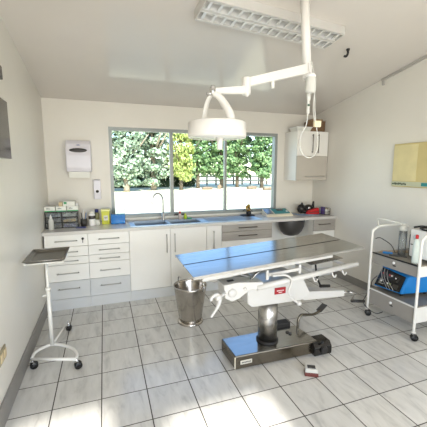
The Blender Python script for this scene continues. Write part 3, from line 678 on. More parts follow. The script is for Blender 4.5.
# gear housing
bm = nb(); prism_y(bm, [(0.998, 0.675), (1.005, 0.545), (1.045, 0.512), (1.48, 0.508), (1.555, 0.525), (1.575, 0.56), (1.50, 0.705), (1.42, 0.715)], 2.09, 2.39, 0.012); obj('gear_housing', bm, 'enamel', t)
obj('name_plate', box(nb(), 1.235, 1.335, 2.084, 2.0898, 0.594, 0.648, 0.002), mat('red_plate', (150, 24, 34), 0.35), t, 'red name plate')
bm = nb()
for k in range(6): box(bm, 1.254+k*0.011, 1.260+k*0.011, 2.082, 2.0838, 0.620, 0.627)
box(bm, 1.27, 1.30, 2.082, 2.0838, 0.607, 0.611)
obj('print', bm, 'white', t, 'white lettering')
bm = nb(); tube(bm, [(1.14, 1.965, 0.80), (1.24, 1.965, 0.795), (1.285, 1.96, 0.775), (1.305, 1.96, 0.735), (1.285, 1.96, 0.68), (1.285, 1.96, 0.645), (1.315, 1.955, 0.60), (1.365, 1.95, 0.565)], 0.0085, 10, smooth=4); ball(bm, (1.37, 1.95, 0.56), 0.02, seg=10); obj('release_lever', bm, 'enamel', t)
# right arm with crank
bm = nb(); hexa(bm, [(1.53, 2.12, 0.488), (1.985, 2.15, 0.452), (1.985, 2.20, 0.452), (1.53, 2.26, 0.488)], [(1.53, 2.12, 0.568), (1.985, 2.15, 0.508), (1.985, 2.20, 0.508), (1.53, 2.26, 0.568)], 0.008); obj('crank_arm', bm, 'enamel', t)
bm = nb(); rod(bm, (1.985, 2.175, 0.48), (2.06, 2.18, 0.473), 0.011); tube(bm, [(2.05, 2.18, 0.475), (2.14, 2.18, 0.445), (2.095, 2.18, 0.385)], 0.009, 10, smooth=0); ck = obj('crank', bm, 'steel', t)
bm = nb(); rod(bm, (2.095, 2.18, 0.382), (2.225, 2.16, 0.368), 0.014); obj('grip', bm, 'black', ck, 'black grip')
bm = nb(); rod(bm, (1.90, 2.42, 0.60), (1.945, 2.47, 0.54), 0.009); tube(bm, [(1.85, 2.42, 0.79), (1.90, 2.45, 0.61), (1.94, 2.49, 0.53), (1.99, 2.49, 0.43)], 0.009, 10); ck = obj('crank', bm, 'black', t)
bm = nb(); rod(bm, (1.985, 2.49, 0.425), (2.095, 2.48, 0.418), 0.015); obj('grip', bm, 'black', ck)
# pedestal, base
bm = nb(); lathe(bm, [(0.082, 0.1325), (0.082, 0.51)], (1.262, 2.235, 0), 36); obj('column', bm, 'steel', t)
bm = nb(); lathe(bm, [(0.083, 0.1318), (0.094, 0.132), (0.094, 0.143), (0.089, 0.148), (0.083, 0.148)], (1.262, 2.235, 0), 36); obj('column_collar', bm, 'black', t)
bm = nb(); hexa(bm, [(0.905, 2.09, 0.018), (1.66, 2.075, 0.018), (1.64, 2.375, 0.018), (0.895, 2.375, 0.018)], [(0.905, 2.09, 0.13), (1.66, 2.075, 0.13), (1.64, 2.375, 0.13), (0.895, 2.375, 0.13)], 0.008); obj('base', bm, 'darksteel', t)  # sides in darker steel, their dim reflection put into the colour
bm = nb(); hexa(bm, [(0.912, 2.097, 0.1301), (1.652, 2.083, 0.1301), (1.633, 2.368, 0.1301), (0.903, 2.368, 0.1301)], [(0.912, 2.097, 0.1315), (1.652, 2.083, 0.1315), (1.633, 2.368, 0.1315), (0.903, 2.368, 0.1315)]); obj('lit_base_top', bm, 'tablesteel', t, 'base top coloured brighter for reflected light')  # thin sheet added on the base; brighter colour stands in for the window's reflection
for x, y in ((0.97, 2.14), (0.97, 2.32), (1.58, 2.13), (1.58, 2.32)):
    bm = nb(); lathe(bm, [(0.018, 0.0), (0.02, 0.02)], (x, y, 0), 14); obj('foot', bm, 'black', t)
obj('corner_edge', box(nb(), 0.897, 0.905, 2.083, 2.091, 0.03, 0.125, 0.002), mat('pale_edge', (214, 206, 188), 0.4), t, 'pale corner edge')
pl = obj('maker_label', box(nb(), 0.945, 1.045, 2.0795, 2.0855, 0.06, 0.092, 0.001), mat('silver_label', (196, 192, 180), 0.4), t, 'silver label')
bm = nb()
for k in range(7): box(bm, 0.957+k*0.0115, 0.965+k*0.0115, 2.078, 2.0794, 0.071, 0.081)
obj('print', bm, 'dkgrey', pl)
bm = nb(); prism_x(bm, [(2.03, 0.02), (2.03, 0.09), (2.06, 0.125), (2.17, 0.125), (2.19, 0.02)], 1.60, 1.775, 0.008); obj('motor_box', bm, 'gloss', t, 'glossy black motor box')
bm = nb(); lathe(bm, [(0.03, -0.01), (0.034, 0.002), (0.03, 0.01)], (1.69, 2.022, 0.07), 18, axis='y'); ball(bm, (1.675, 2.035, 0.135), 0.012); obj('dial', bm, 'black', t)
obj('control_block', box(nb(), 1.43, 1.585, 2.376, 2.46, 0.09, 0.165, 0.006), 'black', t, 'black control block')
bm = nb(); lathe(bm, [(0.014, 0.1318), (0.014, 0.142)], (1.50, 2.25, 0), 14); ball(bm, (1.49, 2.28, 0.137), 0.016, sz=0.5); obj('screw_cap', bm, 'dkgrey', t)
bm = nb(); tube(bm, [(1.635, 2.33, 0.13), (1.635, 2.33, 0.19), (1.665, 2.34, 0.235), (1.73, 2.36, 0.225), (1.85, 2.39, 0.195), (1.95, 2.41, 0.215)], 0.0125, 12, smooth=4); pd = obj('foot_pedal', bm, 'darksteel', t)
bm = nb(); hexa(bm, [(1.93, 2.38, 0.205), (2.03, 2.42, 0.24), (2.01, 2.475, 0.24), (1.91, 2.435, 0.205)], [(1.93, 2.38, 0.217), (2.03, 2.42, 0.252), (2.01, 2.475, 0.252), (1.91, 2.435, 0.217)], 0.004); obj('tread', bm, 'dkgrey', pd)

# foot switch on the floor
t = thing('foot_switch', 'small grey and dark red foot switch on the floor by the table base', 'foot switch', (1.452, 1.875, 0), -0.5, local=True)
bm = nb(); hexa(bm, [(-0.052, -0.035, 0.0), (0.052, -0.035, 0), (0.052, 0.035, 0), (-0.052, 0.035, 0)], [(-0.05, -0.033, 0.03), (0.05, -0.033, 0.03), (0.05, 0.033, 0.03), (-0.05, 0.033, 0.03)], 0.004); obj('base', bm, 'darkred', t, 'dark red base')
bm = nb(); hexa(bm, [(-0.05, -0.033, 0.031), (0.05, -0.033, 0.031), (0.05, 0.033, 0.031), (-0.05, 0.033, 0.031)], [(-0.044, -0.028, 0.056), (0.044, -0.028, 0.056), (0.044, 0.03, 0.066), (-0.044, 0.03, 0.066)], 0.004); obj('cover', bm, mat('pale_grey_cover', (196, 194, 186), 0.4), t, 'pale grey cover')
obj('pad', box(nb(), -0.03, 0.03, -0.018, 0.02, 0.060, 0.066, 0.002), 'dkgrey', t)

# ---------------------------------------------------------------- steel bucket
bx_, by_ = 0.79, 3.015
t = thing('steel_bucket', 'tapered stainless steel bucket on the floor at the left end of the table', 'bucket', (bx_, by_, 0))
bm = nb(); lathe(bm, [(0.0, 0.03), (0.112, 0.03), (0.116, 0.035), (0.168, 0.385), (0.170, 0.40), (0.164, 0.40), (0.160, 0.385), (0.110, 0.045), (0.0, 0.042)], (bx_, by_, 0), 44); obj('pail', bm, 'bucket', t)
bm = nb(); tube(bm, [(bx_+0.169*math.cos(2*PI*k/40), by_+0.169*math.sin(2*PI*k/40), 0.40) for k in range(41)], 0.0055, 8, cap=False); obj('rim', bm, 'bucket', t)
bm = nb(); lathe(bm, [(0.0, 0.001), (0.128, 0.001), (0.134, 0.008), (0.13, 0.022), (0.117, 0.03), (0.0, 0.03)], (bx_, by_, 0), 40); obj('base_ring', bm, 'bucket', t)
for a in (2.1, 5.35):
    c, s = math.cos(a), math.sin(a)
    bm = nb(); tube(bm, [(bx_+c*0.166, by_+s*0.166, 0.36), (bx_+c*0.178, by_+s*0.178, 0.385), (bx_+c*0.176, by_+s*0.176, 0.43), (bx_+c*0.165, by_+s*0.165, 0.455), (bx_+c*0.15, by_+s*0.15, 0.44)], 0.007, 8, smooth=3); obj('lug', bm, 'chrome', t)
bm = nb(); c, s = math.cos(5.35), math.sin(5.35)
tube(bm, [(bx_+c*0.15-s*0.16*math.sin(q), by_+s*0.15+c*0.16*math.sin(q), 0.43-0.0*q) for q in (-0.3, 0, 0.3)], 0.004, 8); obj('bail_handle', bm, 'chrome', t)

# ---------------------------------------------------------------- instrument stand (left)
t = thing('instrument_stand', 'white wheeled instrument stand with an empty steel tray by the left wall', 'instrument stand', (-0.45, 2.8, 0))
bm = nb(); x0, x1, y0, y1, z = -0.612, -0.322, 2.645, 3.045, 0.868
hexa(bm, [(x0+0.03, y0+0.03, z-0.012), (x1-0.03, y0+0.03, z-0.012), (x1-0.03, y1-0.03, z-0.012), (x0+0.03, y1-0.03, z-0.012)], [(x0+0.03, y0+0.03, z-0.009), (x1-0.03, y0+0.03, z-0.009), (x1-0.03, y1-0.03, z-0.009), (x0+0.03, y1-0.03, z-0.009)])
I = [(x0+0.03, y0+0.03), (x1-0.03, y0+0.03), (x1-0.03, y1-0.03), (x0+0.03, y1-0.03)]; Oq = [(x0, y0), (x1, y0), (x1, y1), (x0, y1)]
for k in range(4):
    a, b_ = I[k], I[(k+1) % 4]; c, d = Oq[(k+1) % 4], Oq[k]
    hexa(bm, [(a[0], a[1], z-0.012), (b_[0], b_[1], z-0.012), (c[0], c[1], z+0.009), (d[0], d[1], z+0.009)], [(a[0], a[1], z-0.009), (b_[0], b_[1], z-0.009), (c[0], c[1], z+0.012), (d[0], d[1], z+0.012)])
obj('tray', bm, mat('tray_steel', (126, 122, 116), 0.32, 0.9, var=0.12, scale=4, stretch=(3, 14, 1)), t, 'dull steel tray')
bm = nb(); tube(bm, [(x0, y0, z+0.012), (x1, y0, z+0.012), (x1, y1, z+0.012), (x0, y1, z+0.012), (x0, y0, z+0.012)], 0.0042, 8); obj('tray_rim', bm, 'steel', t)
bm = nb()
tube(bm, [(x0+0.02, y0+0.012, z-0.012), (x1-0.01, y0+0.012, z-0.012), (x1-0.012, y1-0.012, z-0.012), (x0+0.012, y1-0.012, z-0.012), (x0+0.012, y0+0.012, z-0.012)], 0.007, 8); rod(bm, (x0+0.01, 2.8, z-0.021), (x1-0.01, 2.8, z-0.021), 0.008); obj('tray_frame', bm, 'frame_white', t)
bm = nb(); rod(bm, (-0.478, 2.80, 0.52), (-0.478, 2.80, 0.842), 0.0115, 14); obj('inner_pole', bm, 'frame_white', t)
bm = nb(); rod(bm, (-0.478, 2.80, 0.10), (-0.478, 2.80, 0.60), 0.016, 16); obj('outer_pole', bm, 'frame_white', t)
bm = nb(); rod(bm, (-0.478, 2.80, 0.582), (-0.478, 2.80, 0.612), 0.02, 16); rod(bm, (-0.478, 2.80, 0.545), (-0.515, 2.775, 0.553), 0.007); obj('clamp_screw', bm, 'frame_white', t)
CA = [(-0.603, 2.66), (-0.270, 2.545), (-0.395, 3.215)]
bm = nb(); tube(bm, [(CA[0][0], CA[0][1], 0.09), (-0.596, 2.72, 0.098), (-0.552, 2.775, 0.10), (-0.478, 2.805, 0.102), (-0.39, 2.765, 0.10), (-0.305, 2.68, 0.098), (-0.27, 2.60, 0.095), (CA[1][0], CA[1][1], 0.09)], 0.0125, 12, smooth=5); obj('arched_leg', bm, 'frame_white', t)
bm = nb(); rod(bm, (CA[0][0], CA[0][1], 0.082), (CA[1][0], CA[1][1], 0.082), 0.013); obj('cross_bar', bm, 'frame_white', t)
bm = nb(); tube(bm, [(-0.478, 2.80, 0.10), (-0.44, 3.0, 0.10), (-0.397, 3.215, 0.10)], 0.009, 10); obj('rear_leg', bm, 'frame_white', t)
def caster(parent, x, y, top, r, a):
    ca, sa = math.cos(a), math.sin(a)
    bm = nb()
    for s in (-1, 1):
        lathe(bm, [(r*0.35, s*0.004), (r, s*0.006), (r, s*0.016), (r*0.8, s*0.02), (0.0, s*0.019)], (0, 0, 0), 20, axis='y')
    bmesh.ops.rotate(bm, verts=bm.verts, cent=(0, 0, 0), matrix=Matrix.Rotation(a, 3, 'Z')); bmesh.ops.translate(bm, verts=bm.verts, vec=(x+ca*r*0.3, y+sa*r*0.3, r+0.0005))
    wh = obj('caster', bm, 'gloss', parent)
    bm = nb(); rod(bm, (x, y, r*1.2), (x, y, top), 0.008, 10); box(bm, x-0.014, x+0.014, y-0.014, y+0.014, r*2+0.001, r*2+0.006); obj('stem', bm, 'chrome', wh)
caster(t, CA[0][0], CA[0][1], 0.09, 0.030, 0.2); caster(t, CA[1][0], CA[1][1], 0.09, 0.030, 0.2); caster(t, CA[2][0], CA[2][1], 0.10, 0.028, 1.2)

# ---------------------------------------------------------------- trolley (right)
t = thing('trolley', 'white tubular two-drawer trolley on casters against the right wall', 'trolley', (2.9, 2.25, 0))
TX0, TX1, TY0, TY1 = 2.645, 3.165, 1.975, 2.52
for y, zt_ in ((TY1, 0.985), (TY0, 1.0)):
    bm = nb(); tube(bm, [(TX0, y, 0.075), (TX0, y, 0.5), (TX0, y, 0.90), (TX0+0.02, y, zt_-0.035), (TX0+0.07, y, zt_-0.008), (TX0+0.13, y, zt_), (TX1-0.13, y, zt_), (TX1-0.07, y, zt_-0.008), (TX1-0.02, y, zt_-0.035), (TX1, y, 0.90), (TX1, y, 0.5), (TX1, y, 0.075)], 0.0125, 12, smooth=4); obj('side_frame', bm, 'frame_white', t)
for x in (TX0, TX1):
    for y in (TY0, TY1):
        caster(t, x, y, 0.09, 0.032, -0.6); 
bm = nb()
for x in (TX0, TX1):
    for y in (TY0, TY1): lathe(bm, [(0.014, 0.078), (0.022, 0.08), (0.022, 0.086), (0.014, 0.09)], (x, y, 0), 14)
obj('caster_plate', bm, 'frame_white', t)
def trshelf(zt_, zb, name):
    o = obj(name, box(nb(), TX0+0.012, TX1-0.012, TY0+0.013, TY1-0.013, zt_-0.012, zt_, 0.003), 'trtop', t)
    bm = nb(); box(bm, TX0+0.03, TX1-0.02, TY0+0.014, TY1-0.014, zb, zt_-0.0125); obj('drawer_body', bm, 'frame_white', t)
    d = obj('drawer', box(nb(), TX0+0.006, TX0+0.028, TY0+0.014, TY1-0.014, zb, zt_-0.0125, 0.002), 'midgrey', t, 'brushed grey drawer front')
    return d
d1 = trshelf(0.712, 0.60, 'upper_shelf'); d2 = trshelf(0.318, 0.155, 'lower_shelf')
obj('shelf_edge', box(nb(), TX0+0.002, TX0+0.0105, TY0+0.014, TY1-0.014, 0.702, 0.715), 'black', t); obj('shelf_edge', box(nb(), TX0+0.002, TX0+0.0105, TY0+0.014, TY1-0.014, 0.308, 0.321), 'frame_white', t)
for d, z in ((d1, 0.672), (d2, 0.262)):
    bm = nb(); lathe(bm, [(0.0, -0.022), (0.012, -0.02), (0.013, -0.01), (0.006, 0.0)], (TX0+0.006, 2.235, z), 14, axis='x'); obj('knob', bm, 'white', d, 'white knob')
    bm = nb(); ball(bm, (TX0+0.004, 2.235, z-0.032), 0.02, sx=0.25, sz=0.35); obj('finger_pull', bm, 'dkgrey', d)
# white steriliser box on the trolley
t = thing('steriliser', 'white boxy steriliser with a coiled black cable on the trolley top', 'steriliser', (2.95, 2.1, 0.713))
obj('casing', box(nb(), 2.80, 3.06, 1.999, 2.215, 0.735, 1.005, 0.01), 'white', t)
for y in (2.02, 2.19):
    for x in (2.82, 3.04): bm = nb(); lathe(bm, [(0.012, 0.7125), (0.014, 0.735)], (x, y, 0), 12); obj('foot', bm, 'black', t)
bm = nb(); lathe(bm, [(0.0, -0.008), (0.028, -0.006), (0.03, 0.001)], (2.80, 2.15, 0.93), 20, axis='x'); obj('dial', bm, mat('pale_dial', (206, 214, 216), 0.3), t)
obj('grille', box(nb(), 2.796, 2.8005, 2.10, 2.20, 0.853, 0.861), 'dkgrey', t)
bm = nb(); tube(bm, [(2.82, 2.20, 1.02), (2.86, 2.16, 1.035), (2.83, 2.10, 1.045), (2.88, 2.05, 1.035), (2.92, 2.10, 1.025), (2.88, 2.17, 1.016), (2.82, 2.12, 1.018), (2.80, 2.06, 1.016), (2.84, 2.0, 1.02)], 0.009, 8, smooth=4); obj('cable', bm, 'black', t)
# white bottle with red cap
t = thing('spray_bottle', 'slim white bottle with a red cap at the front of the trolley top', 'bottle', (2.70, 2.07, 0.713))
bm = nb(); lathe(bm, [(0.0, 0.713), (0.028, 0.713), (0.03, 0.73), (0.029, 0.88), (0.02, 0.93), (0.012, 0.945), (0.0, 0.945)], (2.70, 2.065, 0), 20); obj('bottle_body', bm, mat('pale_mint_plastic', (214, 224, 218), 0.35), t)
bm = nb(); lathe(bm, [(0.0, 0.945), (0.013, 0.945), (0.013, 0.972), (0.009, 0.982), (0.0, 0.983)], (2.70, 2.065, 0), 16); obj('cap', bm, 'red', t)
# glass cylinders
for (x, y, r, h, lb) in ((2.84, 2.325, 0.036, 0.30, 'tall clear canister with a grey head standing on the trolley beside the steriliser'), (2.90, 2.262, 0.030, 0.27, 'slimmer clear canister touching the side of the steriliser')):
    t = thing('canister', lb, 'canister', (x, y, 0.713), group='clear canisters on the trolley')
    bm = nb(); lathe(bm, [(0.0, 0.713), (r, 0.713), (r, 0.713+h-0.05)], (x, y, 0), 22); obj('cylinder', bm, 'clear', t)
    bm = nb(); lathe(bm, [(0.0, 0.664+h), (r*1.12, 0.664+h), (r*1.12, 0.69+h), (r*0.6, 0.72+h), (0.0, 0.72+h)], (x, y, 0), 20); obj('head', bm, 'frost', t)
    bm = nb(); ball(bm, (x-0.01, y-0.03, 0.695+h), 0.014); rod(bm, (x, y, 0.73), (x, y, 0.663+h), 0.006); obj('valve', bm, 'handle', t)
# tubes and board on the trolley top
bm = nb(); tube(bm, [(2.70, 2.50, 0.99), (2.675, 2.49, 1.06), (2.70, 2.45, 1.07), (2.80, 2.36, 1.04), (2.84, 2.33, 1.025)], 0.006, 8, smooth=5)
single('breathing_tube', bm, 'frost', 'thin clear tube looping over the left trolley frame', 'tube')
bm = nb(); tube(bm, [(2.66, 2.49, 0.86), (2.68, 2.46, 0.875), (2.72, 2.43, 0.85), (2.78, 2.40, 0.80), (2.82, 2.38, 0.72)], 0.0045, 8, smooth=5)
single('thin_cable', bm, 'dkgrey', 'thin dark cable arching behind the left post of the trolley', 'cable')
bm = nb(); hexa(bm, [(2.69, 2.34, 0.7125), (2.79, 2.22, 0.7125), (2.83, 2.26, 0.7125), (2.73, 2.38, 0.7125)], [(2.69, 2.34, 0.722), (2.79, 2.22, 0.722), (2.83, 2.26, 0.722), (2.73, 2.38, 0.722)], 0.003)
single('clipboard', bm, 'dkgrey', 'small dark flat case lying on the trolley top before the canisters', 'case')
bm = nb(); hexa(bm, [(2.705, 2.43, 0.7125), (2.76, 2.36, 0.7125), (2.79, 2.385, 0.7125), (2.735, 2.455, 0.7125)], [(2.705, 2.43, 0.73), (2.76, 2.36, 0.73), (2.79, 2.385, 0.73), (2.735, 2.455, 0.73)], 0.003)
single('blue_pouch', bm, 'blue', 'small blue pouch lying near the left end of the trolley top', 'pouch')
bm = nb(); hexa(bm, [(2.70, 2.475, 0.7125), (3.05, 2.32, 0.7125), (3.08, 2.40, 0.7125), (2.76, 2.50, 0.7125)], [(2.70, 2.475, 0.722), (3.05, 2.32, 0.722), (3.08, 2.40, 0.722), (2.76, 2.50, 0.722)], 0.002)
single('wooden_board', bm, mat('pale_brown_board', (168, 144, 112), 0.5), 'thin pale brown board lying at the back of the trolley top', 'board')
# blue machine on the lower shelf
t = thing('blue_monitor', 'blue cased machine with a dark sloping panel on the lower trolley shelf', 'machine', (2.9, 2.22, 0.319), 0)
bm = nb(); hexa(bm, [(2.69, 2.505, 0.345), (2.735, 2.205, 0.345), (3.10, 2.15, 0.345), (3.10, 2.505, 0.345)], [(2.80, 2.50, 0.555), (2.80, 2.19, 0.525), (3.08, 2.15, 0.525), (3.08, 2.50, 0.555)], 0.012); obj('casing', bm, 'blue', t)
# sloping front face: from (2.735..) bottom to (2.80..) top
def fp(a, b_, o=0.0):  # a from far(0) to near(1), b bottom(0) to top(1)
    lo = Vector((2.69, 2.505, 0.345))*(1-a)+Vector((2.735, 2.205, 0.345))*a; hi = Vector((2.80, 2.50, 0.555))*(1-a)+Vector((2.80, 2.19, 0.525))*a
    return lo*(1-b_)+hi*b_ + Vector((-0.87, -0.15, 0.45))*o
def facebox(bm, a0, a1, b0, b1, o0, o1): return hexa(bm, [fp(a0, b0, o0), fp(a1, b0, o0), fp(a1, b1, o0), fp(a0, b1, o0)], [fp(a0, b0, o1), fp(a1, b0, o1), fp(a1, b1, o1), fp(a0, b1, o1)])
obj('control_panel', facebox(nb(), 0.04, 0.93, 0.06, 0.92, 0.001, 0.010), 'gloss', t, 'black control panel')
for (a0, a1, b0, b1, m) in ((0.14, 0.30, 0.52, 0.78, 'dkgrey'), (0.36, 0.56, 0.50, 0.78, 'dkgrey'), (0.60, 0.78, 0.50, 0.76, 'screen'), (0.14, 0.34, 0.18, 0.42, 'steel'), (0.40, 0.60, 0.16, 0.40, 'dkgrey'), (0.64, 0.84, 0.16, 0.38, 'screen')):
    obj('display', facebox(nb(), a0, a1, b0, b1, 0.0102, 0.0135), m, t)
for a, b_, m in ((0.18, 0.68, 'red'), (0.42, 0.70, 'red'), (0.50, 0.70, 'white'), (0.66, 0.66, 'white'), (0.22, 0.32, 'white'), (0.46, 0.30, 'white'), (0.55, 0.30, 'lime')):
    p = fp(a, b_, 0.016); bm = nb(); ball(bm, p, 0.0075, seg=10); obj('button', bm, m, t)
bm = nb()
for q in (0.0, 0.10, 0.22):
    tube(bm, [fp(0.05+q, 0.92, 0.012), fp(0.12+q, 0.7, 0.03), fp(0.25+q, 0.42, 0.028), fp(0.42+q, 0.2, 0.02), fp(0.52+q, 0.05, 0.012)], 0.003, 8, smooth=3)
obj('lead', bm, 'midgrey', t)
for x, y in ((2.78, 2.24), (2.78, 2.46), (3.05, 2.20), (3.05, 2.46)): bm = nb(); lathe(bm, [(0.015, 0.3185), (0.015, 0.346)], (x, y, 0), 12); obj('foot', bm, 'black', t)
bm = nb(); tube(bm, [(2.70, 2.47, 0.46), (2.655, 2.49, 0.40), (2.652, 2.505, 0.30), (2.63, 2.545, 0.20), (2.61, 2.545, 0.14), (2.60, 2.46, 0.105), (2.60, 2.36, 0.10), (2.62, 2.30, 0.14)], 0.004, 8, smooth=5)
single('power_lead', bm, 'black', 'black lead trailing down the left post of the trolley from the blue machine', 'cable')

# ---------------------------------------------------------------- things on the worktop, left
WZ = 0.9005
t = thing('drawer_organiser', 'black organiser with six clear drawers on the left end of the worktop', 'organiser', (-0.49, 4.03, WZ))
x0, x1, y0, y1, z0, z1 = -0.668+0.012, -0.305, 3.97, 4.14, WZ, 1.095
bm = nb(); box(bm, x0, x1, y1-0.006, y1, z0, z1)
for k in range(3):
    x = [x0, (x0+x1)/2-0.004, x1-0.008][k]; box(bm, x, x+0.008, y0, y1-0.006, z0, z1)
for k in range(4):
    z = z0 + k*(z1-z0-0.008)/3
    for a, b_ in ((x0+0.008, (x0+x1)/2-0.004), ((x0+x1)/2+0.004, x1-0.008)): box(bm, a, b_, y0, y1-0.006, z, z+0.008)
obj('frame', bm, 'gloss', t)
fill = [('bluecloth', 'card'), ('dkgrey', 'brass'), ('dkgrey', 'purple')]
for r_ in range(3):
    for c_ in range(2):
        a = (x0+0.010, (x0+x1)/2+0.006)[c_]; b_ = ((x0+x1)/2-0.006, x1-0.010)[c_]; z = z0+0.009+(2-r_)*(z1-z0-0.008)/3; zt_ = z+(z1-z0-0.008)/3-0.011
        bm = nb(); box(bm, a, b_, y0-0.004, y0-0.001, z, zt_); box(bm, a, b_, y0-0.001, y0+0.13, z, z+0.002); d = obj('drawer', bm, 'clear', t)
        bm = nb(); box(bm, (a+b_)/2-0.02, (a+b_)/2+0.02, y0-0.014, y0-0.0045, z+0.014, z+0.020); obj('pull', bm, 'clear', d)
        bm = nb(); rn = random.Random(r_*2+c_)
        for q in range(5):
            xx = a+0.012+q*(b_-a-0.03)/5; box(bm, xx, xx+0.022, y0+0.008, y0+0.09, z+0.003, z+0.012+rn.uniform(0.008, 0.026))
        obj('contents', bm, fill[r_][c_], d)
for (a, b_, ya2, yb2, lb) in ((-0.668+0.012, -0.546, 3.975, 4.10, 'leftmost green-edged white box on top of the clear drawer organiser'),
                 (-0.538, -0.428, 3.97, 4.10, 'middle green-edged white box on top of the clear drawer organiser'),
                 (-0.420, -0.300, 3.975, 4.105, 'rightmost green-edged white box on top of the clear drawer organiser')):
    t = thing('glove_box', lb, 'box', ((a+b_)/2, 4.03, z1+0.001), group='boxes on the drawer organiser')
    obj('carton', box(nb(), a, b_, ya2, yb2, z1+0.001, z1+0.060, 0.002), 'card', t)
    bm = nb(); box(bm, a+0.001, b_-0.001, ya2-0.0022, ya2-0.0004, z1+0.0015, z1+0.013); obj('print', bm, 'green', t, 'green stripe')
    bm = nb(); box(bm, a+0.02, a+0.06, ya2-0.0022, ya2-0.0004, z1+0.032, z1+0.037); box(bm, a+0.02, a+0.045, ya2-0.0022, ya2-0.0004, z1+0.041, z1+0.044); obj('print', bm, 'dkgrey', t)
t = thing('carton', 'white carton with a green square on top of the green-edged boxes', 'box', (-0.39, 4.04, z1+0.061))
obj('carton_body', box(nb(), -0.462, -0.335, 3.99, 4.10, z1+0.061, z1+0.113, 0.002), 'card', t)
bm = nb(); box(bm, -0.452, -0.422, 3.9875, 3.9896, z1+0.083, z1+0.108); obj('print', bm, 'green', t, 'green square')
single('beige_box', box(nb(), -0.508, -0.468, 4.0, 4.08, z1+0.061, z1+0.105, 0.002), 'beige', 'small beige box beside the white carton with the green square', 'box')
bm = nb(); box(bm, -0.330, -0.302, 4.0, 4.06, z1+0.061, z1+0.09, 0.003); single('grey_packet', bm, 'glam', 'small grey packet at the right end on top of the green-edged boxes', 'packet')
# clear squeeze bottle
t = thing('squeeze_bottle', 'clear squeeze bottle with a white cap before the drawer organiser', 'bottle', (-0.585, 3.90, WZ))
bm = nb(); lathe(bm, [(0.0, 0.9005), (0.026, 0.9005), (0.028, 0.91), (0.028, 1.0), (0.02, 1.025), (0.011, 1.032)], (-0.585, 3.90, 0), 20); obj('bottle_body', bm, 'frost', t)
bm = nb(); lathe(bm, [(0.0, 1.03), (0.013, 1.03), (0.013, 1.05), (0.006, 1.055), (0.004, 1.075), (0.0, 1.075)], (-0.585, 3.90, 0), 14); obj('cap', bm, 'white', t)
# pen pot
t = thing('pen_pot', 'dark pen pot between the drawer organiser and the white jar', 'pot', (-0.245, 4.02, WZ))
bm = nb(); lathe(bm, [(0.0, 0.9005), (0.036, 0.9005), (0.038, 0.99), (0.034, 0.99), (0.033, 0.91), (0.0, 0.91)], (-0.25, 4.03, 0), 20); obj('pot_body', bm, 'dkgrey', t)
for k, (dx, dy, h, m, lb) in enumerate(((-0.018, 0.0, 0.155, 'dkgrey', 'dark pen leaning left in the pen pot'), (0.0, 0.012, 0.19, 'white', 'white pen standing tallest in the pen pot'), (0.014, -0.008, 0.165, 'beige', 'beige pen in the front of the pen pot'), (0.02, 0.012, 0.15, 'blue', 'blue pen at the right of the pen pot'))):
    bm = nb(); tube(bm, [(-0.25+dx*0.5, 4.03+dy*0.5, 0.9115), (-0.25+dx*1.4, 4.03+dy*1.4, 0.91+h)], 0.0045, 8); single('pen', bm, m, lb, 'pen', 'pens in the pot')
bm = nb(); hexa(bm, [(-0.335, 3.90, WZ), (-0.225, 3.895, WZ), (-0.222, 3.955, WZ), (-0.332, 3.965, WZ)], [(-0.335, 3.90, WZ+0.012), (-0.225, 3.895, WZ+0.012), (-0.222, 3.955, WZ+0.012), (-0.332, 3.965, WZ+0.012)], 0.003)
single('notebook', bm, mat('navy_cover', (52, 60, 110), 0.4), 'small navy notebook lying before the pen pot', 'notebook')
t = thing('supplement_jar', 'white jar with a dark label beside the pen pot', 'jar', (-0.155, 4.04, WZ))
bm = nb(); lathe(bm, [(0.0, 0.9005), (0.036, 0.9005), (0.038, 0.91), (0.038, 1.035), (0.03, 1.045), (0.03, 1.048), (0.0, 1.048)], (-0.158, 4.04, 0), 22); obj('jar_body', bm, 'white', t)
bm = nb(); lathe(bm, [(0.0385, 0.985), (0.0392, 0.986), (0.0392, 1.024), (0.0385, 1.025)], (-0.158, 4.04, 0), 22); obj('label_band', bm, 'screen', t, 'dark label band')
bm = nb(); lathe(bm, [(0.0, 1.047), (0.033, 1.047), (0.033, 1.072), (0.0, 1.074)], (-0.158, 4.04, 0), 20); obj('lid', bm, 'card', t)
t = thing('tall_bottle', 'dark blue capped bottle behind the white jar', 'bottle', (-0.115, 4.15, WZ))
bm = nb(); lathe(bm, [(0.0, 0.9005), (0.03, 0.9005), (0.031, 1.03), (0.02, 1.05), (0.0, 1.05)], (-0.105, 4.14, 0), 20); obj('bottle_body', bm, mat('olive_bottle', (126, 124, 84), 0.4), t)
bm = nb(); lathe(bm, [(0.0, 1.049), (0.022, 1.049), (0.022, 1.085), (0.0, 1.087)], (-0.105, 4.14, 0), 16); obj('cap', bm, mat('navy_cap', (44, 54, 120), 0.4), t)
bm = nb(); lathe(bm, [(0.0, 0.9005), (0.028, 0.9005), (0.028, 0.965), (0.0, 0.967)], (-0.098, 4.06, 0), 16); single('small_pot', bm, 'card', 'small pale pot at the right foot of the white jar', 'pot')
t = thing('yellow_tub', 'yellow green tub with a pale label left of the blue liquid tub', 'tub', (0.005, 4.13, WZ))
bm = nb(); hexa(bm, [(-0.045, 4.09, WZ), (0.042, 4.09, WZ), (0.042, 4.17, WZ), (-0.045, 4.17, WZ)], [(-0.052, 4.085, 1.06), (0.05, 4.085, 1.06), (0.05, 4.175, 1.06), (-0.052, 4.175, 1.06)], 0.005); obj('tub_body', bm, 'yellow', t)
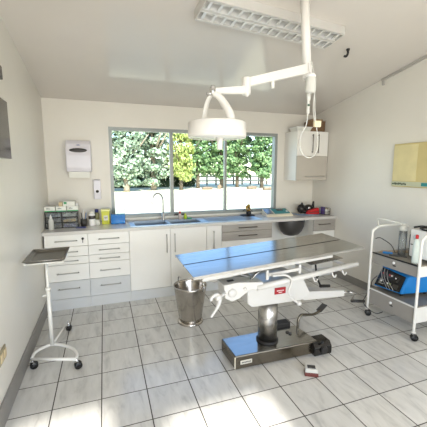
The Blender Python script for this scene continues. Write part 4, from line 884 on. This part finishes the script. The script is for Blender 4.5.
bm = nb(); hexa(bm, [(-0.054, 4.082, 1.061), (0.052, 4.082, 1.061), (0.052, 4.178, 1.061), (-0.054, 4.178, 1.061)], [(-0.052, 4.084, 1.085), (0.05, 4.084, 1.085), (0.05, 4.176, 1.085), (-0.052, 4.176, 1.085)], 0.003); obj('lid', bm, mat('clear_yellow_lid', (222, 222, 130), 0.3), t)
bm = nb(); box(bm, -0.025, 0.025, 4.082, 4.0845, 0.95, 1.01); obj('label_patch', bm, 'card', t, 'pale square label'); bm = nb(); box(bm, -0.015, 0.015, 4.080, 4.0818, 0.985, 0.992); box(bm, -0.015, 0.01, 4.080, 4.0818, 0.968, 0.973); obj('print', bm, 'dkgrey', t)
t = thing('liquid_tub', 'clear tub half full of bright blue liquid beside the sink', 'tub', (0.145, 4.12, WZ))
obj('tub_wall', (lambda b: (box(b, 0.058, 0.232, 4.05, 4.052, WZ, 1.09), box(b, 0.058, 0.232, 4.178, 4.18, WZ, 1.09), box(b, 0.058, 0.060, 4.052, 4.178, WZ, 1.09), box(b, 0.230, 0.232, 4.052, 4.178, WZ, 1.09), b)[-1])(nb()), 'cleartub', t)
obj('liquid', box(nb(), 0.0605, 0.2295, 4.0525, 4.1775, WZ+0.001, 1.015, 0.004), 'bliquid', t, 'blue liquid')
# washing-up bottles in the sink corner
t = thing('soap_bottle', 'clear bottle with a red cap standing behind the second sink bowl', 'bottle', (0.93, 4.15, 0.904))
bm = nb(); lathe(bm, [(0.0, 0.9045), (0.020, 0.9045), (0.021, 0.965), (0.012, 0.985), (0.0, 0.985)], (0.955, 4.15, 0), 18); obj('bottle_body', bm, mat('pale_pink_bottle', (214, 196, 188), 0.3), t)
bm = nb(); lathe(bm, [(0.0, 0.984), (0.014, 0.984), (0.012, 1.012), (0.0, 1.015)], (0.955, 4.15, 0), 14); obj('cap', bm, 'red', t)
t = thing('soap_bottle', 'lime green bottle standing right of the red-capped bottle', 'bottle', (1.02, 4.15, 0.904))
bm = nb(); lathe(bm, [(0.0, 0.9045), (0.022, 0.9045), (0.023, 0.95), (0.014, 0.965), (0.0, 0.965)], (1.03, 4.15, 0), 18); obj('bottle_body', bm, 'lime', t)
bm = nb(); lathe(bm, [(0.0, 0.964), (0.012, 0.964), (0.010, 0.982), (0.0, 0.983)], (1.03, 4.15, 0), 14); obj('cap', bm, 'yellow', t)
single('scouring_pad', box(nb(), 1.06, 1.12, 4.135, 4.175, 0.9045, 0.92, 0.004), 'green', 'green scouring pad beside the lime green bottle', 'pad')
bm = nb(); hexa(bm, [(0.90, 4.296, WZ0+0.0), (1.08, 4.296, WZ0+0.0), (1.08, 4.309, WZ0), (0.90, 4.309, WZ0)], [(0.92, 4.296, WZ0+0.03), (1.06, 4.296, WZ0+0.022), (1.06, 4.309, WZ0+0.022), (0.92, 4.309, WZ0+0.03)], 0.003)
single('window_brush', bm, 'dkgrey', 'dark brush lying on the window sill behind the soap bottles', 'brush')

# ---------------------------------------------------------------- things on the worktop, right
# brass desk instrument
t = thing('microscope', 'small brass and black microscope on the worktop below the right window pane', 'microscope', (1.97, 4.17, WZ))
bm = nb(); hexa(bm, [(1.875, 4.10, WZ), (2.07, 4.10, WZ), (2.07, 4.23, WZ), (1.875, 4.23, WZ)], [(1.885, 4.11, WZ+0.018), (2.06, 4.11, WZ+0.018), (2.06, 4.22, WZ+0.018), (1.885, 4.22, WZ+0.018)], 0.004); obj('base', bm, 'black', t)
obj('pillar', box(nb(), 1.965, 2.025, 4.14, 4.2, WZ+0.0185, WZ+0.07, 0.008), 'black', t)
bm = nb(); tube(bm, [(2.0, 4.17, WZ+0.07), (2.005, 4.17, WZ+0.105), (1.985, 4.165, WZ+0.135), (1.945, 4.16, WZ+0.13)], [0.014, 0.018, 0.02, 0.014], 10, smooth=3); obj('arm', bm, 'brass', t)
bm = nb(); rod(bm, (1.95, 4.16, WZ+0.135), (1.975, 4.16, WZ+0.065), 0.013); ball(bm, (1.985, 4.155, WZ+0.15), 0.024); obj('eyepiece_tube', bm, 'brass', t)
bm = nb(); rod(bm, (1.93, 4.16, WZ+0.10), (1.895, 4.15, WZ+0.075), 0.006); rod(bm, (2.01, 4.16, WZ+0.10), (2.055, 4.15, WZ+0.06), 0.005); obj('clip', bm, 'dkgrey', t)
# scale
t = thing('bench_scale', 'cream bench scale with a teal display panel on the worktop', 'scale', (2.42, 4.0, WZ))
bm = nb(); hexa(bm, [(2.17, 3.95, WZ), (2.60, 3.92, WZ), (2.63, 4.16, WZ), (2.22, 4.19, WZ)], [(2.19, 3.965, WZ+0.022), (2.595, 3.935, WZ+0.028), (2.62, 4.15, WZ+0.092), (2.22, 4.18, WZ+0.085)], 0.006); obj('housing', bm, mat('scale_cream', (224, 214, 190), 0.4), t)
def sp(x, v, o):   # on the sloping face: v 0 front .. 1 back
    k = (x-2.19)/0.405
    return (x+0.02*v, (3.965-0.03*k)*(1-v)+(4.18-0.03*k)*v, WZ+(0.022+0.006*k)*(1-v)+(0.085+0.007*k)*v+o)
def slab(bm, x0, x1, v0, v1, o0, o1): return hexa(bm, [sp(x0, v0, o0), sp(x1, v0, o0), sp(x1, v1, o0), sp(x0, v1, o0)], [sp(x0, v0, o1), sp(x1, v0, o1), sp(x1, v1, o1), sp(x0, v1, o1)])
obj('display_panel', slab(nb(), 2.33, 2.57, 0.16, 0.9, 0.001, 0.007), 'teal', t, 'teal display panel')
obj('readout', slab(nb(), 2.40, 2.50, 0.55, 0.78, 0.0072, 0.010), 'gloss', t, 'black readout')
obj('button', slab(nb(), 2.53, 2.555, 0.35, 0.5, 0.0072, 0.010), 'white', t)
obj('pan', slab(nb(), 2.205, 2.31, 0.15, 0.9, 0.001, 0.008), 'steel', t)
bm = nb(); tube(bm, [(2.69, 4.12, WZ+0.008), (2.72, 4.05, WZ+0.008), (2.76, 3.98, WZ+0.008), (2.82, 4.0, WZ+0.008), (2.86, 3.93, WZ+0.008), (2.93, 3.90, WZ+0.008), (2.99, 3.87, WZ+0.008), (3.04, 3.90, WZ+0.008)], 0.007, 8, smooth=4)
tube(bm, [(2.70, 4.02, WZ+0.008), (2.75, 3.93, WZ+0.008), (2.82, 3.91, WZ+0.008), (2.88, 3.86, WZ+0.008)], 0.007, 8, smooth=4)
single('cable', bm, 'bluecloth', 'blue grey cord lying on the worktop between the scale and the red pouch', 'cord')
# black kit bag and red pouch
t = thing('kit_bag', 'soft black bag with two upright strap ends behind the red pouch', 'bag', (2.93, 4.1, WZ))
bm = nb(); ball(bm, (2.87, 4.12, 0.974), 0.073, 0.95, 0.8, 1.0, 18); ball(bm, (3.00, 4.13, 0.968), 0.076, 1.2, 0.8, 0.87, 18); ball(bm, (2.94, 4.10, 0.935), 0.06, 1.6, 0.9, 0.6, 16)
obj('bag_body', bm, 'black', t)
for x, q in ((2.865, 0.02), (3.075, 0.035)):
    bm = nb(); tube(bm, [(x, 4.12, 0.98), (x+0.004, 4.12, 1.02), (x+0.012, 4.118, 1.05+q)], [0.03, 0.024, 0.014], 10, smooth=3, flat=0.6); obj('strap_end', bm, 'black', t)
bm = nb(); ball(bm, (2.965, 4.055, 0.99), 0.017, 1.2, 0.6, 1); obj('buckle', bm, 'chrome', t)
bm = nb(); hexa(bm, [(2.87, 3.945, WZ), (3.08, 3.945, WZ), (3.09, 4.035, WZ), (2.88, 4.035, WZ)], [(2.90, 3.965, WZ+0.06), (3.075, 3.965, WZ+0.10), (3.085, 4.03, WZ+0.10), (2.905, 4.03, WZ+0.06)], 0.012)
t = thing('red_pouch', 'bright red pouch in front of the black bag on the worktop', 'pouch', (3.0, 4.0, WZ)); obj('pouch_body', bm, 'red', t)
bm = nb(); tube(bm, [(2.90, 3.950, WZ+0.03), (2.98, 3.946, WZ+0.038), (3.07, 3.949, WZ+0.046)], 0.004, 6, smooth=3); obj('zip', bm, 'dkgrey', t)
# jars in a wire rack in the corner
t = thing('wire_rack', 'small dark wire rack in the right corner of the worktop', 'rack', (3.14, 3.93, WZ))
bm = nb(); x0, x1, y0, y1 = 3.095, 3.195, 3.86, 3.98
for z in (WZ+0.006, WZ+0.045, WZ+0.10): tube(bm, [(x0, y0, z), (x1, y0, z), (x1, y1, z), (x0, y1, z), (x0, y0, z)], 0.003, 6)
for x, y in ((x0, y0), (x1, y0), (x1, y1), (x0, y1), ((x0+x1)/2, y0), ((x0+x1)/2, y1)): rod(bm, (x, y, WZ+0.001), (x, y, WZ+0.10), 0.003, 6)
for k in range(5): y = y0+0.02+k*0.02; rod(bm, (x0, y, WZ+0.006), (x1, y, WZ+0.006), 0.0025, 6)
obj('rack_frame', bm, 'dkgrey', t)
t = thing('cream_jar', 'cream jar in the dark wire rack in the corner', 'jar', (3.16, 3.90, WZ+0.01))
bm = nb(); lathe(bm, [(0.0, WZ+0.0092), (0.027, WZ+0.0092), (0.028, WZ+0.075), (0.02, WZ+0.082), (0.0, WZ+0.082)], (3.158, 3.895, 0), 18); obj('jar_body', bm, 'card', t)
bm = nb(); lathe(bm, [(0.0, WZ+0.082), (0.024, WZ+0.082), (0.024, WZ+0.10), (0.0, WZ+0.10)], (3.158, 3.895, 0), 16); obj('lid', bm, 'beige', t)
single('purple_carton', box(nb(), 3.098, 3.126, 3.885, 3.955, WZ+0.0092, WZ+0.115, 0.002), 'purple', 'slim purple carton in the dark wire rack left of the cream jar', 'box')

for o in bpy.data.objects:
    if '_w' in o: del o['_w']
